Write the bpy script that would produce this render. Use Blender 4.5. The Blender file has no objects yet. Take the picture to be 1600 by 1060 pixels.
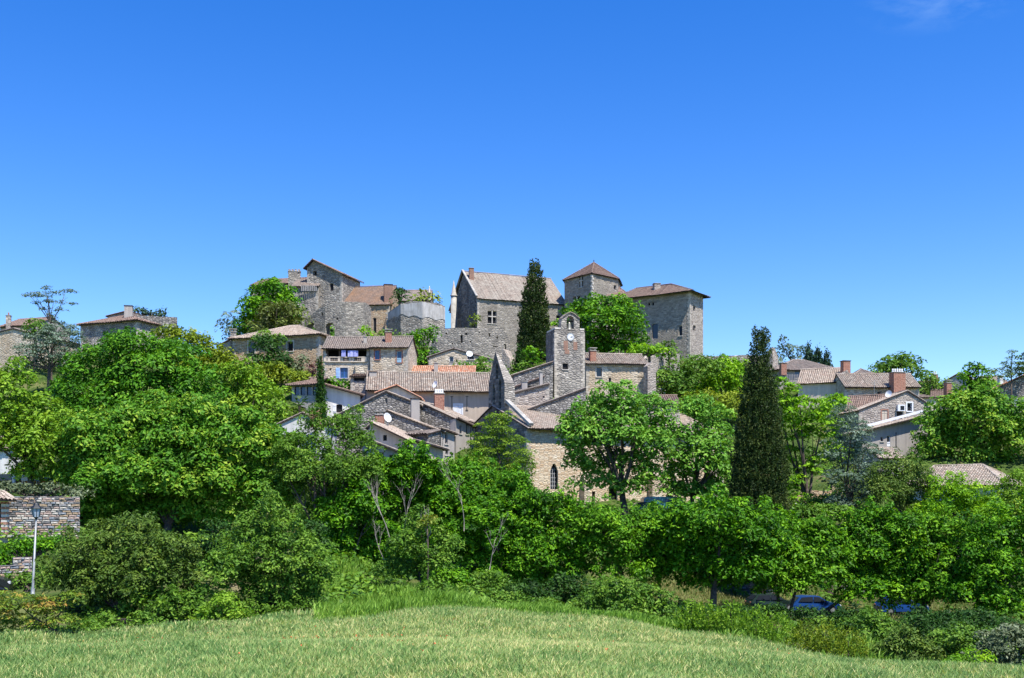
import bpy, math, random
import numpy as np
random.seed(7); rng = np.random.default_rng(7)
S = bpy.context.scene
COL = S.collection
F = 1715.0           # focal length in photo pixels (photo 1600 px wide)
HZ = 800.0           # photo row of the horizon

# ---------------------------------------------------------------- camera, world, sun
cd = bpy.data.cameras.new('camera'); cam = bpy.data.objects.new('camera', cd); COL.objects.link(cam)
cam.location = (0, 0, 0); cam.rotation_euler = (math.radians(90), 0, 0)
cd.sensor_width = 36; cd.lens = 36 * F / 1600; cd.shift_y = (HZ - 530) / 1600
cd.clip_start = 0.1; cd.clip_end = 6000
S.camera = cam
SUN_EL = math.radians(63); SUN_AZ = math.atan2(0.6, -0.8)      # compass angle from +Y towards +X
sdir = (math.cos(SUN_EL) * math.sin(SUN_AZ), math.cos(SUN_EL) * math.cos(SUN_AZ), math.sin(SUN_EL))
w = bpy.data.worlds.new('World'); S.world = w; w.use_nodes = True
nt = w.node_tree; nt.nodes.clear()
sky = nt.nodes.new('ShaderNodeTexSky'); sky.sky_type = 'NISHITA'; sky.sun_disc = False
sky.sun_elevation = SUN_EL; sky.sun_rotation = SUN_AZ
sky.altitude = 200; sky.air_density = 1.0; sky.dust_density = 0.15; sky.ozone_density = 3.0
hs = nt.nodes.new('ShaderNodeHueSaturation'); hs.inputs['Saturation'].default_value = 1.4
hs.inputs['Hue'].default_value = 0.516; hs.inputs['Value'].default_value = 1.36
bg = nt.nodes.new('ShaderNodeBackground'); bg.inputs['Strength'].default_value = 0.112
out = nt.nodes.new('ShaderNodeOutputWorld')
tcw = nt.nodes.new('ShaderNodeTexCoord'); dv = nt.nodes.new('ShaderNodeVectorMath'); dv.operation = 'SUBTRACT'
wd_ = ((1480-800)/F, 1.0, (HZ+6)/F); wl_ = math.sqrt(sum(v*v for v in wd_)); dv.inputs[1].default_value = tuple(v/wl_ for v in wd_)
nt.links.new(tcw.outputs['Generated'], dv.inputs[0]); scw = nt.nodes.new('ShaderNodeVectorMath'); scw.operation = 'MULTIPLY'; scw.inputs[1].default_value = (22, 22, 60); nt.links.new(dv.outputs[0], scw.inputs[0])
lnw = nt.nodes.new('ShaderNodeVectorMath'); lnw.operation = 'LENGTH'; nt.links.new(scw.outputs[0], lnw.inputs[0])
mrw = nt.nodes.new('ShaderNodeMapRange'); mrw.inputs[1].default_value = .2; mrw.inputs[2].default_value = 1.6; mrw.inputs[3].default_value = 1; mrw.inputs[4].default_value = 0; nt.links.new(lnw.outputs['Value'], mrw.inputs[0])
nw = nt.nodes.new('ShaderNodeTexNoise'); nw.inputs['Scale'].default_value = 1.6; nw.inputs['Detail'].default_value = 7; nw.inputs['Roughness'].default_value = .6; nt.links.new(scw.outputs[0], nw.inputs['Vector'])
mr2 = nt.nodes.new('ShaderNodeMapRange'); mr2.inputs[1].default_value = .45; mr2.inputs[2].default_value = .75; mr2.inputs[4].default_value = .13; nt.links.new(nw.outputs[0], mr2.inputs[0])
mlw = nt.nodes.new('ShaderNodeMath'); mlw.operation = 'MULTIPLY'; nt.links.new(mrw.outputs[0], mlw.inputs[0]); nt.links.new(mr2.outputs[0], mlw.inputs[1])
mxw = nt.nodes.new('ShaderNodeMixRGB'); mxw.inputs[2].default_value = (5.0, 6.8, 8.4, 1); nt.links.new(mlw.outputs[0], mxw.inputs[0]); nt.links.new(hs.outputs[0], mxw.inputs[1])
nt.links.new(sky.outputs[0], hs.inputs['Color']); nt.links.new(mxw.outputs[0], bg.inputs[0]); nt.links.new(bg.outputs[0], out.inputs[0])
sl = bpy.data.lights.new('sun', 'SUN'); sl.energy = 5.0; sl.angle = math.radians(0.53); sl.color = (1.0, 0.955, 0.88)
so = bpy.data.objects.new('sun', sl); COL.objects.link(so)
from mathutils import Vector
so.rotation_euler = Vector(sdir).to_track_quat('Z', 'Y').to_euler(); so.location = (60, -60, 150)
S.view_settings.view_transform = 'Standard'; S.view_settings.look = 'None'
S.view_settings.exposure = 0.6; S.view_settings.gamma = 1; S.view_settings.use_curve_mapping = False
S.cycles.max_bounces = 5; S.cycles.diffuse_bounces = 2; S.cycles.transmission_bounces = 3; S.cycles.transparent_max_bounces = 4

# ---------------------------------------------------------------- helpers
def at(px, py, Y):
    return np.array([(px - 800) / F * Y, Y, (HZ - py) / F * Y])
def zat(py, Y): return (HZ - py) / F * Y

# terrain through surveyed points (given by sight line and distance)
ANCH = [(800,0,-1.7,0)]
A_PX = [(0,1060,26),(400,1060,24),(800,1060,24),(1200,1060,27),(1600,1072,30),
 (0,1010,44),(250,990,47),(500,965,50),(700,952,50),(900,962,51),(1100,985,52),(1300,1012,52),(1450,1035,50),(1600,1075,42),
 (0,985,50),(200,972,56),(420,965,58),(650,935,66),(850,955,70),(1050,990,68),(1300,1015,66),(1500,1030,62),(1620,1015,60),
 (0,925,64),(52,928,58),(120,905,68),(0,845,75),(110,842,75),(250,850,80),(420,860,78),
 (560,900,85),(700,915,84),(850,935,85),(1000,950,85),(1060,968,78),(1130,966,84),(1250,965,88),(1250,960,93),(1400,968,84),(1400,963,93),(1550,968,90),(1200,990,75),(1400,998,75),
 (1180,934,98),(1400,937,99),(1000,915,96),(1600,940,98),
 (1050,808,105),(900,800,106),(1200,806,106),(1350,815,106),(1500,800,108),(1600,800,108),(760,830,100),(600,840,98),(450,830,92),
 (850,790,113),(1100,790,118),(1000,785,124),(600,745,112),(700,735,116),(450,710,110),(700,700,122),(560,670,130),(700,670,132),
 (20,757,92),(100,757,92),(30,660,118),(200,700,110),(350,690,115),(40,600,160),(180,560,165),(260,560,168),(340,600,150),(430,600,150),
 (500,615,138),(600,598,150),(680,595,152),(420,560,172),(500,545,176),(640,545,176),(700,600,158),(760,585,165),
 (830,625,135),(890,635,133),(980,640,140),(1060,660,135),(1150,640,140),(830,562,170),(760,575,182),(900,570,186),(1020,565,182),
 (1085,568,178),(1150,572,176),(1250,600,166),(1300,640,152),(1400,640,150),(1380,690,136),(1330,740,118),(1500,770,108),(1560,770,110),
 (1440,715,128),(1560,680,140),(1580,610,165),(1480,622,170),(1300,590,185),(1400,605,180),(1200,580,190)]
for px, py, Y in A_PX:
    p = at(px, py, Y); ANCH.append((p[0], p[1], p[2]))
ANCH = [(a[0], a[1], a[2]) if len(a) == 3 else (0.0, 0.0, -1.7) for a in ANCH]
for x, y, z in [(-30,5,-2.5),(30,5,-2.8),(-40,30,-4),(40,30,-7),(-12,12,-2.7),(12,12,-2.9),(-120,80,-3),(120,80,-10),(-130,130,8),(130,130,3),
                (-140,180,16),(140,180,16),(-110,230,16),(0,225,24),(110,230,14),(-150,300,0),(0,320,4),(150,300,0),(-300,100,-5),(300,100,-10),
                (-300,300,-5),(300,300,-5),(0,500,-8),(-400,700,-8),(400,700,-8),(-60,-20,-2),(60,-20,-3)]:
    ANCH.append((x, y, z))
AN = np.array(ANCH, float)
def ground(x, y):
    x = np.atleast_1d(np.asarray(x, float)); y = np.atleast_1d(np.asarray(y, float))
    d2 = (x[..., None] - AN[:, 0]) ** 2 + (y[..., None] - AN[:, 1]) ** 2 + 4.0
    wgt = d2 ** -2.0
    return (wgt * AN[:, 2]).sum(-1) / wgt.sum(-1)
def gz(x, y): return float(ground(x, y)[0])

def tag(o, label=None, cat=None, group=None, kind=None):
    if label: o['label'] = label
    if cat: o['category'] = cat
    if group: o['group'] = group
    if kind: o['kind'] = kind
    return o
LOC = {}
def empty(name, loc, label, cat, group=None):
    o = bpy.data.objects.new(name, None); COL.objects.link(o); o.location = tuple(loc); o.empty_display_size = .5
    LOC[o.name] = np.array(loc, float)
    return tag(o, label, cat, group)
def root_loc(o):
    while o is not None and o.parent is not None: o = o.parent
    return LOC.get(o.name, np.zeros(3)) if o is not None else np.zeros(3)

class MB:
    """collects polygons (world coordinates) with uv and material index"""
    def __init__(s): s.v = []; s.f = []; s.uv = []; s.m = []
    def poly(s, pts, uv=None, m=0):
        i = len(s.v); s.v.extend([tuple(map(float, p)) for p in pts]); s.f.append(tuple(range(i, i + len(pts))))
        s.uv.extend(uv if uv is not None else [(0, 0)] * len(pts)); s.m.append(m)
    def obox(s, c, ux, uy, uz, sx, sy, sz, m=0, bottom=True):
        c = np.array(c, float); ux, uy, uz = [np.array(a, float) for a in (ux, uy, uz)]
        P = lambda a, b, d: c + ux * a * sx / 2 + uy * b * sy / 2 + uz * d * sz / 2
        for q, (la, lb) in (([(-1,-1,-1),(1,-1,-1),(1,-1,1),(-1,-1,1)], (sx, sz)), ([(1,1,-1),(-1,1,-1),(-1,1,1),(1,1,1)], (sx, sz)),
                  ([(1,-1,-1),(1,1,-1),(1,1,1),(1,-1,1)], (sy, sz)), ([(-1,1,-1),(-1,-1,-1),(-1,-1,1),(-1,1,1)], (sy, sz)),
                  ([(-1,-1,1),(1,-1,1),(1,1,1),(-1,1,1)], (sx, sy)), ([(-1,1,-1),(1,1,-1),(1,-1,-1),(-1,-1,-1)], (sx, sy))):
            o = float(c[0] * .7 + c[1] * .3)
            z = float(c[2])
            s.poly([P(*a) for a in q], [(o, z), (o + la, z), (o + la, z + lb), (o, z + lb)], m)
    def box(s, c, sx, sy, sz, m=0, rz=0):
        s.obox(c, (math.cos(rz), math.sin(rz), 0), (-math.sin(rz), math.cos(rz), 0), (0, 0, 1), sx, sy, sz, m)
    def tube(s, pts, rad, n=6, m=0, cap=True):
        pts = [np.array(p, float) for p in pts]; rings = []
        for i, p in enumerate(pts):
            d = pts[min(i + 1, len(pts) - 1)] - pts[max(i - 1, 0)]; d = d / (np.linalg.norm(d) + 1e-9)
            a = np.cross(d, (0, 0, 1)) if abs(d[2]) < .9 else np.cross(d, (1, 0, 0)); a /= np.linalg.norm(a); b = np.cross(d, a)
            r = rad[i] if hasattr(rad, '__len__') else rad
            rings.append([p + (a * math.cos(t) + b * math.sin(t)) * r for t in np.linspace(0, 2 * math.pi, n, endpoint=False)])
        i0 = len(s.v)
        for r in rings: s.v.extend([tuple(map(float, q)) for q in r])
        for i in range(len(rings) - 1):
            for k in range(n):
                s.f.append((i0 + i * n + k, i0 + i * n + (k + 1) % n, i0 + (i + 1) * n + (k + 1) % n, i0 + (i + 1) * n + k))
                s.uv.extend([(k / n, i), ((k + 1) / n, i), ((k + 1) / n, i + 1), (k / n, i + 1)]); s.m.append(m)
        if cap:
            for i in (0, len(rings) - 1):
                s.f.append(tuple(i0 + i * n + k for k in range(n))); s.uv.extend([(0, 0)] * n); s.m.append(m)
    def lathe(s, c, prof, n=12, m=0):
        s.tube([np.array(c) + np.array((0, 0, z)) for r, z in prof], [r for r, z in prof], n, m)
    def build(s, name, mats, parent=None, smooth=False):
        me = bpy.data.meshes.new(name); rl = root_loc(parent)
        V = np.array(s.v, float) - rl
        me.from_pydata(V.tolist(), [], s.f)
        uvl = me.uv_layers.new(name='UVMap')
        uvl.data.foreach_set('uv', np.array(s.uv, np.float32).ravel())
        if not isinstance(mats, (list, tuple)): mats = [mats]
        for mm in mats: me.materials.append(mm)
        me.polygons.foreach_set('material_index', np.array(s.m, np.int32))
        if smooth: me.polygons.foreach_set('use_smooth', np.ones(len(s.f), bool))
        me.update()
        o = bpy.data.objects.new(name, me); COL.objects.link(o)
        if parent: o.parent = parent
        return o

# ---------------------------------------------------------------- materials
def newmat(name):
    m = bpy.data.materials.new(name); m.use_nodes = True; n = m.node_tree; n.nodes.clear()
    o = n.nodes.new('ShaderNodeOutputMaterial'); b = n.nodes.new('ShaderNodeBsdfPrincipled')
    n.links.new(b.outputs[0], o.inputs[0]); return m, n, b, o
def plain(name, c, rough=.7, metal=0, noise=.25, sc=2.0, spec=.3):
    m, n, b, o = newmat(name); N = n.nodes.new; L = n.links.new
    tc = N('ShaderNodeTexCoord'); no = N('ShaderNodeTexNoise'); no.inputs['Scale'].default_value = sc; no.inputs['Detail'].default_value = 6
    L(tc.outputs['Object'], no.inputs['Vector'])
    r = N('ShaderNodeMapRange'); r.inputs[1].default_value = .3; r.inputs[2].default_value = .7
    r.inputs[3].default_value = 1 - noise; r.inputs[4].default_value = 1 + noise; L(no.outputs[0], r.inputs[0])
    mx = N('ShaderNodeMixRGB'); mx.blend_type = 'MULTIPLY'; mx.inputs[0].default_value = 1; mx.inputs[1].default_value = (*c, 1)
    L(r.outputs[0], mx.inputs[2]); L(mx.outputs[0], b.inputs['Base Color'])
    b.inputs['Roughness'].default_value = rough; b.inputs['Metallic'].default_value = metal; b.inputs['Specular IOR Level'].default_value = spec
    return m
def ramp(n, stops, interp='LINEAR'):
    r = n.nodes.new('ShaderNodeValToRGB'); e = r.color_ramp; e.interpolation = interp
    while len(e.elements) < len(stops): e.elements.new(.5)
    for el, (p, c) in zip(e.elements, stops): el.position = p; el.color = (*c, 1)
    return r
def rubble(name, cols, mortar, sx=.42, sz=.2, edge=.09, stain=(.12,.115,.11), stain_amt=.45, rand=.75, bump=.05, patch=None, streak=0.5):
    """random rubble masonry in wall metres (uv)"""
    m, n, b, o = newmat(name); N = n.nodes.new; L = n.links.new
    uv = N('ShaderNodeUVMap'); uv.uv_map = 'UVMap'
    nd = N('ShaderNodeTexNoise'); nd.inputs['Scale'].default_value = 1.3; nd.inputs['Detail'].default_value = 3; L(uv.outputs[0], nd.inputs['Vector'])
    sc = N('ShaderNodeVectorMath'); sc.operation = 'SCALE'; sc.inputs[3].default_value = .1; L(nd.outputs['Color'], sc.inputs[0])
    ad = N('ShaderNodeVectorMath'); L(uv.outputs[0], ad.inputs[0]); L(sc.outputs[0], ad.inputs[1])
    mp = N('ShaderNodeVectorMath'); mp.operation = 'MULTIPLY'; mp.inputs[1].default_value = (1 / sx, 1 / sz, 0); L(ad.outputs[0], mp.inputs[0])
    v = N('ShaderNodeTexVoronoi'); v.voronoi_dimensions = '2D'; v.inputs['Scale'].default_value = 1; v.inputs['Randomness'].default_value = rand; L(mp.outputs[0], v.inputs['Vector'])
    ve = N('ShaderNodeTexVoronoi'); ve.voronoi_dimensions = '2D'; ve.feature = 'DISTANCE_TO_EDGE'; ve.inputs['Scale'].default_value = 1; ve.inputs['Randomness'].default_value = rand
    L(mp.outputs[0], ve.inputs['Vector'])
    sp = N('ShaderNodeSeparateColor'); L(v.outputs['Color'], sp.inputs[0])
    k = len(cols); r = ramp(n, [(i / (k - 1), c) for i, c in enumerate(cols)]); L(sp.outputs[0], r.inputs[0])
    # stains and weathering
    nb = N('ShaderNodeTexNoise'); nb.inputs['Scale'].default_value = .35; nb.inputs['Detail'].default_value = 8; nb.inputs['Roughness'].default_value = .65; L(uv.outputs[0], nb.inputs['Vector'])
    rs = N('ShaderNodeMapRange'); rs.inputs[1].default_value = .45; rs.inputs[2].default_value = .68; rs.inputs[3].default_value = 0; rs.inputs[4].default_value = stain_amt; L(nb.outputs[0], rs.inputs[0])
    ms = N('ShaderNodeVectorMath'); ms.operation = 'MULTIPLY'; ms.inputs[1].default_value = (1.6, .18, 0); L(uv.outputs[0], ms.inputs[0])
    nk = N('ShaderNodeTexNoise'); nk.inputs['Scale'].default_value = 1; nk.inputs['Detail'].default_value = 5; L(ms.outputs[0], nk.inputs['Vector'])
    rk = N('ShaderNodeMapRange'); rk.inputs[1].default_value = .52; rk.inputs[2].default_value = .75; rk.inputs[3].default_value = 0; rk.inputs[4].default_value = streak * stain_amt * 1.6; L(nk.outputs[0], rk.inputs[0])
    mxm = N('ShaderNodeMath'); mxm.operation = 'MAXIMUM'; L(rs.outputs[0], mxm.inputs[0]); L(rk.outputs[0], mxm.inputs[1])
    me = N('ShaderNodeMapRange'); me.inputs[1].default_value = 0; me.inputs[2].default_value = edge; me.inputs[3].default_value = 1; me.inputs[4].default_value = 0; L(ve.outputs['Distance'], me.inputs[0])
    m1 = N('ShaderNodeMixRGB'); L(me.outputs[0], m1.inputs[0]); L(r.outputs[0], m1.inputs[1]); m1.inputs[2].default_value = (*mortar, 1)
    last = m1
    if patch:
        npn = N('ShaderNodeTexNoise'); npn.inputs['Scale'].default_value = .22; npn.inputs['Detail'].default_value = 4; L(uv.outputs[0], npn.inputs['Vector'])
        rp = N('ShaderNodeMapRange'); rp.inputs[1].default_value = .5; rp.inputs[2].default_value = .62; rp.inputs[4].default_value = .6; L(npn.outputs[0], rp.inputs[0])
        mp_ = N('ShaderNodeMixRGB'); L(rp.outputs[0], mp_.inputs[0]); L(last.outputs[0], mp_.inputs[1]); mp_.inputs[2].default_value = (*patch, 1); last = mp_
    m2 = N('ShaderNodeMixRGB'); L(mxm.outputs[0], m2.inputs[0]); L(last.outputs[0], m2.inputs[1]); m2.inputs[2].default_value = (*stain, 1)
    nf = N('ShaderNodeTexNoise'); nf.inputs['Scale'].default_value = 9; nf.inputs['Detail'].default_value = 5; L(uv.outputs[0], nf.inputs['Vector'])
    rf = N('ShaderNodeMapRange'); rf.inputs[1].default_value = .3; rf.inputs[2].default_value = .7; rf.inputs[3].default_value = .72; rf.inputs[4].default_value = 1.25; L(nf.outputs[0], rf.inputs[0])
    m3 = N('ShaderNodeMixRGB'); m3.blend_type = 'MULTIPLY'; m3.inputs[0].default_value = 1; L(m2.outputs[0], m3.inputs[1]); L(rf.outputs[0], m3.inputs[2])
    L(m3.outputs[0], b.inputs['Base Color']); b.inputs['Roughness'].default_value = .92; b.inputs['Specular IOR Level'].default_value = .15
    hh = N('ShaderNodeMapRange'); hh.inputs[1].default_value = 0; hh.inputs[2].default_value = .3; L(ve.outputs['Distance'], hh.inputs[0])
    h2 = N('ShaderNodeMath'); h2.operation = 'MULTIPLY_ADD'; h2.inputs[1].default_value = .8; L(sp.outputs[1], h2.inputs[0]); L(hh.outputs[0], h2.inputs[2])
    bm = N('ShaderNodeBump'); bm.inputs['Strength'].default_value = .9; bm.inputs['Distance'].default_value = bump; L(h2.outputs[0], bm.inputs['Height']); L(bm.outputs[0], b.inputs['Normal'])
    return m
def plaster(name, c, stain, amt=.5):
    m, n, b, o = newmat(name); N = n.nodes.new; L = n.links.new
    uv = N('ShaderNodeUVMap'); uv.uv_map = 'UVMap'
    nb = N('ShaderNodeTexNoise'); nb.inputs['Scale'].default_value = .5; nb.inputs['Detail'].default_value = 8; nb.inputs['Roughness'].default_value = .7; L(uv.outputs[0], nb.inputs['Vector'])
    rs = N('ShaderNodeMapRange'); rs.inputs[1].default_value = .42; rs.inputs[2].default_value = .7; rs.inputs[4].default_value = amt; L(nb.outputs[0], rs.inputs[0])
    m2 = N('ShaderNodeMixRGB'); L(rs.outputs[0], m2.inputs[0]); m2.inputs[1].default_value = (*c, 1); m2.inputs[2].default_value = (*stain, 1)
    ms = N('ShaderNodeVectorMath'); ms.operation = 'MULTIPLY'; ms.inputs[1].default_value = (2.2, .2, 0); L(uv.outputs[0], ms.inputs[0])
    nk = N('ShaderNodeTexNoise'); nk.inputs['Scale'].default_value = 1; nk.inputs['Detail'].default_value = 6; L(ms.outputs[0], nk.inputs['Vector'])
    rf = N('ShaderNodeMapRange'); rf.inputs[1].default_value = .3; rf.inputs[2].default_value = .7; rf.inputs[3].default_value = 1.12; rf.inputs[4].default_value = .82; L(nk.outputs[0], rf.inputs[0])
    m3 = N('ShaderNodeMixRGB'); m3.blend_type = 'MULTIPLY'; m3.inputs[0].default_value = 1; L(m2.outputs[0], m3.inputs[1]); L(rf.outputs[0], m3.inputs[2])
    L(m3.outputs[0], b.inputs['Base Color']); b.inputs['Roughness'].default_value = .9; b.inputs['Specular IOR Level'].default_value = .15
    nf = N('ShaderNodeTexNoise'); nf.inputs['Scale'].default_value = 6; nf.inputs['Detail'].default_value = 6; L(uv.outputs[0], nf.inputs['Vector'])
    bm = N('ShaderNodeBump'); bm.inputs['Strength'].default_value = .5; bm.inputs['Distance'].default_value = .02; L(nf.outputs[0], bm.inputs['Height']); L(bm.outputs[0], b.inputs['Normal'])
    return m
def tilemat(name, cols, lichen, lich_amt=.5):
    """each tile has one uv point: colour by tile, lichen by place"""
    m, n, b, o = newmat(name); N = n.nodes.new; L = n.links.new
    uv = N('ShaderNodeUVMap'); uv.uv_map = 'UVMap'
    wn = N('ShaderNodeTexWhiteNoise'); wn.noise_dimensions = '2D'; L(uv.outputs[0], wn.inputs['Vector'])
    if name != 'tile_orange': cols = [tuple(v * .76 + .24 * q * (.4 * c[0] + .45 * c[1] + .15 * c[2]) for v, q in zip(c, (1.12, 1.0, .84))) for c in cols]
    k = len(cols); r = ramp(n, [(i / (k - 1), c) for i, c in enumerate(cols)]); L(wn.outputs[0], r.inputs[0])
    tc = N('ShaderNodeTexCoord')
    nb = N('ShaderNodeTexNoise'); nb.inputs['Scale'].default_value = .45; nb.inputs['Detail'].default_value = 9; nb.inputs['Roughness'].default_value = .75; L(tc.outputs['Object'], nb.inputs['Vector'])
    rs = N('ShaderNodeMapRange'); rs.inputs[1].default_value = .42; rs.inputs[2].default_value = .62; rs.inputs[4].default_value = lich_amt; L(nb.outputs[0], rs.inputs[0])
    m2 = N('ShaderNodeMixRGB'); L(rs.outputs[0], m2.inputs[0]); L(r.outputs[0], m2.inputs[1]); m2.inputs[2].default_value = (*lichen, 1)
    nf = N('ShaderNodeTexNoise'); nf.inputs['Scale'].default_value = 8; nf.inputs['Detail'].default_value = 3; L(tc.outputs['Object'], nf.inputs['Vector'])
    rf = N('ShaderNodeMapRange'); rf.inputs[1].default_value = .3; rf.inputs[2].default_value = .7; rf.inputs[3].default_value = .75; rf.inputs[4].default_value = 1.2; L(nf.outputs[0], rf.inputs[0])
    m3 = N('ShaderNodeMixRGB'); m3.blend_type = 'MULTIPLY'; m3.inputs[0].default_value = 1; L(m2.outputs[0], m3.inputs[1]); L(rf.outputs[0], m3.inputs[2])
    L(m3.outputs[0], b.inputs['Base Color']); b.inputs['Roughness'].default_value = .9; b.inputs['Specular IOR Level'].default_value = .2
    return m
def leafmat(name, dark, mid, light, trans=.3, rough=.5, gloss=.18):
    m, n, b, o = newmat(name); N = n.nodes.new; L = n.links.new
    a = N('ShaderNodeAttribute'); a.attribute_name = 'tint'; a.attribute_type = 'GEOMETRY'
    r = ramp(n, [(0, dark), (.5, mid), (1, light)]); L(a.outputs['Fac'], r.inputs[0])
    L(r.outputs[0], b.inputs['Base Color']); b.inputs['Roughness'].default_value = rough; b.inputs['Specular IOR Level'].default_value = gloss
    t = N('ShaderNodeBsdfTranslucent'); mm = N('ShaderNodeMixRGB'); mm.blend_type = 'MULTIPLY'; mm.inputs[0].default_value = 1; L(r.outputs[0], mm.inputs[1]); mm.inputs[2].default_value = (1.5, 1.35, .5, 1)
    L(mm.outputs[0], t.inputs[0])
    x = N('ShaderNodeMixShader'); x.inputs[0].default_value = trans; L(b.outputs[0], x.inputs[1]); L(t.outputs[0], x.inputs[2]); L(x.outputs[0], o.inputs[0])
    return m
MT = {}
MT['castle'] = rubble('castle_stone', [(.27,.235,.19),(.38,.335,.275),(.22,.195,.16),(.46,.41,.34)], (.34,.3,.25), .45, .21, .06, (.17,.145,.12), .4, bump=.04)
MT['ruin'] = rubble('ruin_stone', [(.3,.27,.225),(.46,.41,.345),(.2,.18,.155),(.58,.525,.44)], (.27,.24,.2), .52, .25, .11, (.1,.097,.09), .65, bump=.06)
MT['grey'] = rubble('grey_rubble', [(.21,.195,.18),(.42,.39,.35),(.12,.112,.105),(.6,.56,.49)], (.12,.11,.1), .44, .19, .2, (.15,.145,.14), .35, bump=.07)
MT['pale'] = rubble('pale_stone', [(.5,.42,.31),(.7,.6,.46),(.34,.28,.2),(.8,.7,.55)], (.52,.44,.34), .5, .22, .1, (.3,.25,.2), .4, bump=.04, patch=(.48,.35,.22))
MT['ochre'] = rubble('ochre_stone', [(.42,.29,.17),(.55,.42,.27),(.36,.22,.12),(.62,.5,.35)], (.42,.33,.24), .5, .14, .12, (.3,.25,.2), .3, bump=.05)
MT['church'] = rubble('church_brick_stone', [(.68,.52,.34),(.76,.65,.48),(.56,.4,.25),(.8,.71,.55)], (.5,.4,.3), .5, .15, .1, (.55,.38,.22), .35, rand=.6, bump=.05)
MT['darkstone'] = rubble('dark_weathered_shade_stone', [(.16,.15,.135),(.27,.25,.22),(.11,.102,.095),(.36,.33,.29)], (.13,.122,.11), .6, .32, .08, (.07,.068,.066), .7, bump=.05)  # also put on left-facing walls, painting in the shade of those sides
MT['bell'] = rubble('tower_stone', [(.28,.25,.21),(.46,.415,.35),(.19,.17,.15),(.6,.54,.46)], (.28,.25,.215), .5, .24, .13, (.15,.14,.135), .5, bump=.06)
MT['pinkstone'] = rubble('pink_grey_stone', [(.36,.3,.25),(.53,.46,.385),(.24,.2,.17),(.64,.56,.47)], (.36,.31,.265), .46, .21, .12, (.25,.22,.2), .35, bump=.05)
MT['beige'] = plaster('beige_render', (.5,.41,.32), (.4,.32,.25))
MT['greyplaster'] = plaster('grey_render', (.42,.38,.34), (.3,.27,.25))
MT['whiteplaster'] = plaster('white_render', (.74,.72,.69), (.55,.53,.5), .4)
MT['cream'] = plaster('cream_render', (.66,.56,.44), (.5,.42,.33))
MT['cement'] = plaster('pale_cement', (.52,.5,.47), (.27,.25,.22), .9)
MT['orangeplaster'] = plaster('orange_render', (.7,.3,.08), (.6,.25,.08))
MT['brick'] = rubble('red_brick', [(.34,.13,.08),(.44,.2,.13),(.27,.1,.065)], (.45,.36,.3), .24, .085, .1, (.3,.2,.15), .3, rand=.15, bump=.015)
MT['brownbrick'] = rubble('brown_brick', [(.34,.18,.12),(.4,.22,.15),(.27,.14,.1)], (.3,.24,.2), .24, .085, .1, (.2,.15,.12), .4, rand=.15, bump=.015)
MT['trim'] = plain('dressed_stone', (.55,.5,.43), .85)
MT['quoin'] = plain('corner_stone', (.45,.4,.33), .9, sc=2.5, noise=.4)
MT['coping'] = plain('pale_coping', (.36,.34,.3), .9, sc=1.2, noise=.35)
MT['dark'] = plain('dark_interior', (.015,.015,.018), .9)
MT['glass'] = plain('window_glass', (.02,.025,.035), .12, spec=.6, noise=.1)
MT['blueglass'] = plain('blue_glass', (.02,.07,.17), .15, spec=.6, noise=.3)
MT['wood'] = plain('brown_wood', (.12,.075,.05), .7)
MT['darkwood'] = plain('dark_wood', (.05,.035,.03), .8)
MT['greywood'] = plain('grey_wood', (.3,.28,.26), .8)
MT['blue'] = plain('light_blue_paint', (.33,.5,.82), .6)
MT['strongblue'] = plain('blue_paint', (.05,.16,.5), .6)
MT['teal'] = plain('pale_teal_paint', (.3,.48,.6), .6)
MT['white'] = plain('white_paint', (.8,.8,.8), .5, noise=.06)
MT['offwhite'] = plain('offwhite_paint', (.62,.62,.62), .5, noise=.1)
MT['lilac'] = plain('lilac_cloth', (.4,.42,.75), .8)
MT['metal'] = plain('dark_metal', (.04,.042,.045), .45, .6)
MT['greymetal'] = plain('grey_metal', (.32,.34,.34), .5, .4)
MT['bronze'] = plain('bronze', (.2,.2,.17), .45, .7)
MT['bark'] = plain('bark', (.09,.07,.055), .95, sc=6, noise=.5)
MT['planebark'] = plain('plane_bark', (.055,.048,.038), .95, sc=5, noise=.5)
MT['palebark'] = plain('pale_bark', (.25,.22,.18), .95, sc=6, noise=.4)
MT['deadwood'] = plain('bleached_wood', (.25,.22,.185), .9, sc=5, noise=.3)
MT['tile_grey'] = tilemat('tile_grey', [(.2,.155,.13),(.33,.25,.205),(.26,.2,.17),(.42,.33,.27),(.17,.14,.12)], (.23,.21,.185), .6)
MT['tile_brown'] = tilemat('tile_brown', [(.2,.12,.09),(.32,.19,.14),(.25,.15,.115),(.38,.26,.2),(.15,.1,.085)], (.2,.16,.135), .5)
MT['tile_mix'] = tilemat('tile_mix', [(.33,.21,.15),(.46,.35,.26),(.23,.17,.135),(.56,.47,.37),(.17,.13,.11)], (.33,.295,.24), .6)
MT['tile_pink'] = tilemat('tile_pink', [(.4,.27,.2),(.5,.38,.29),(.3,.22,.17),(.6,.49,.38),(.24,.17,.13)], (.4,.35,.28), .6)
MT['tile_orange'] = tilemat('tile_orange', [(.55,.2,.1),(.66,.36,.23),(.45,.15,.08),(.74,.52,.38),(.55,.26,.14)], (.5,.3,.19), .4)
MT['tile_castle'] = tilemat('tile_castle', [(.24,.175,.135),(.34,.27,.21),(.2,.155,.125),(.42,.35,.28),(.28,.19,.14)], (.36,.33,.27), .7)
MT['tile_keep'] = tilemat('tile_keep', [(.19,.115,.09),(.26,.155,.12),(.155,.095,.078),(.31,.2,.155),(.22,.13,.1)], (.22,.175,.14), .5)
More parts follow.
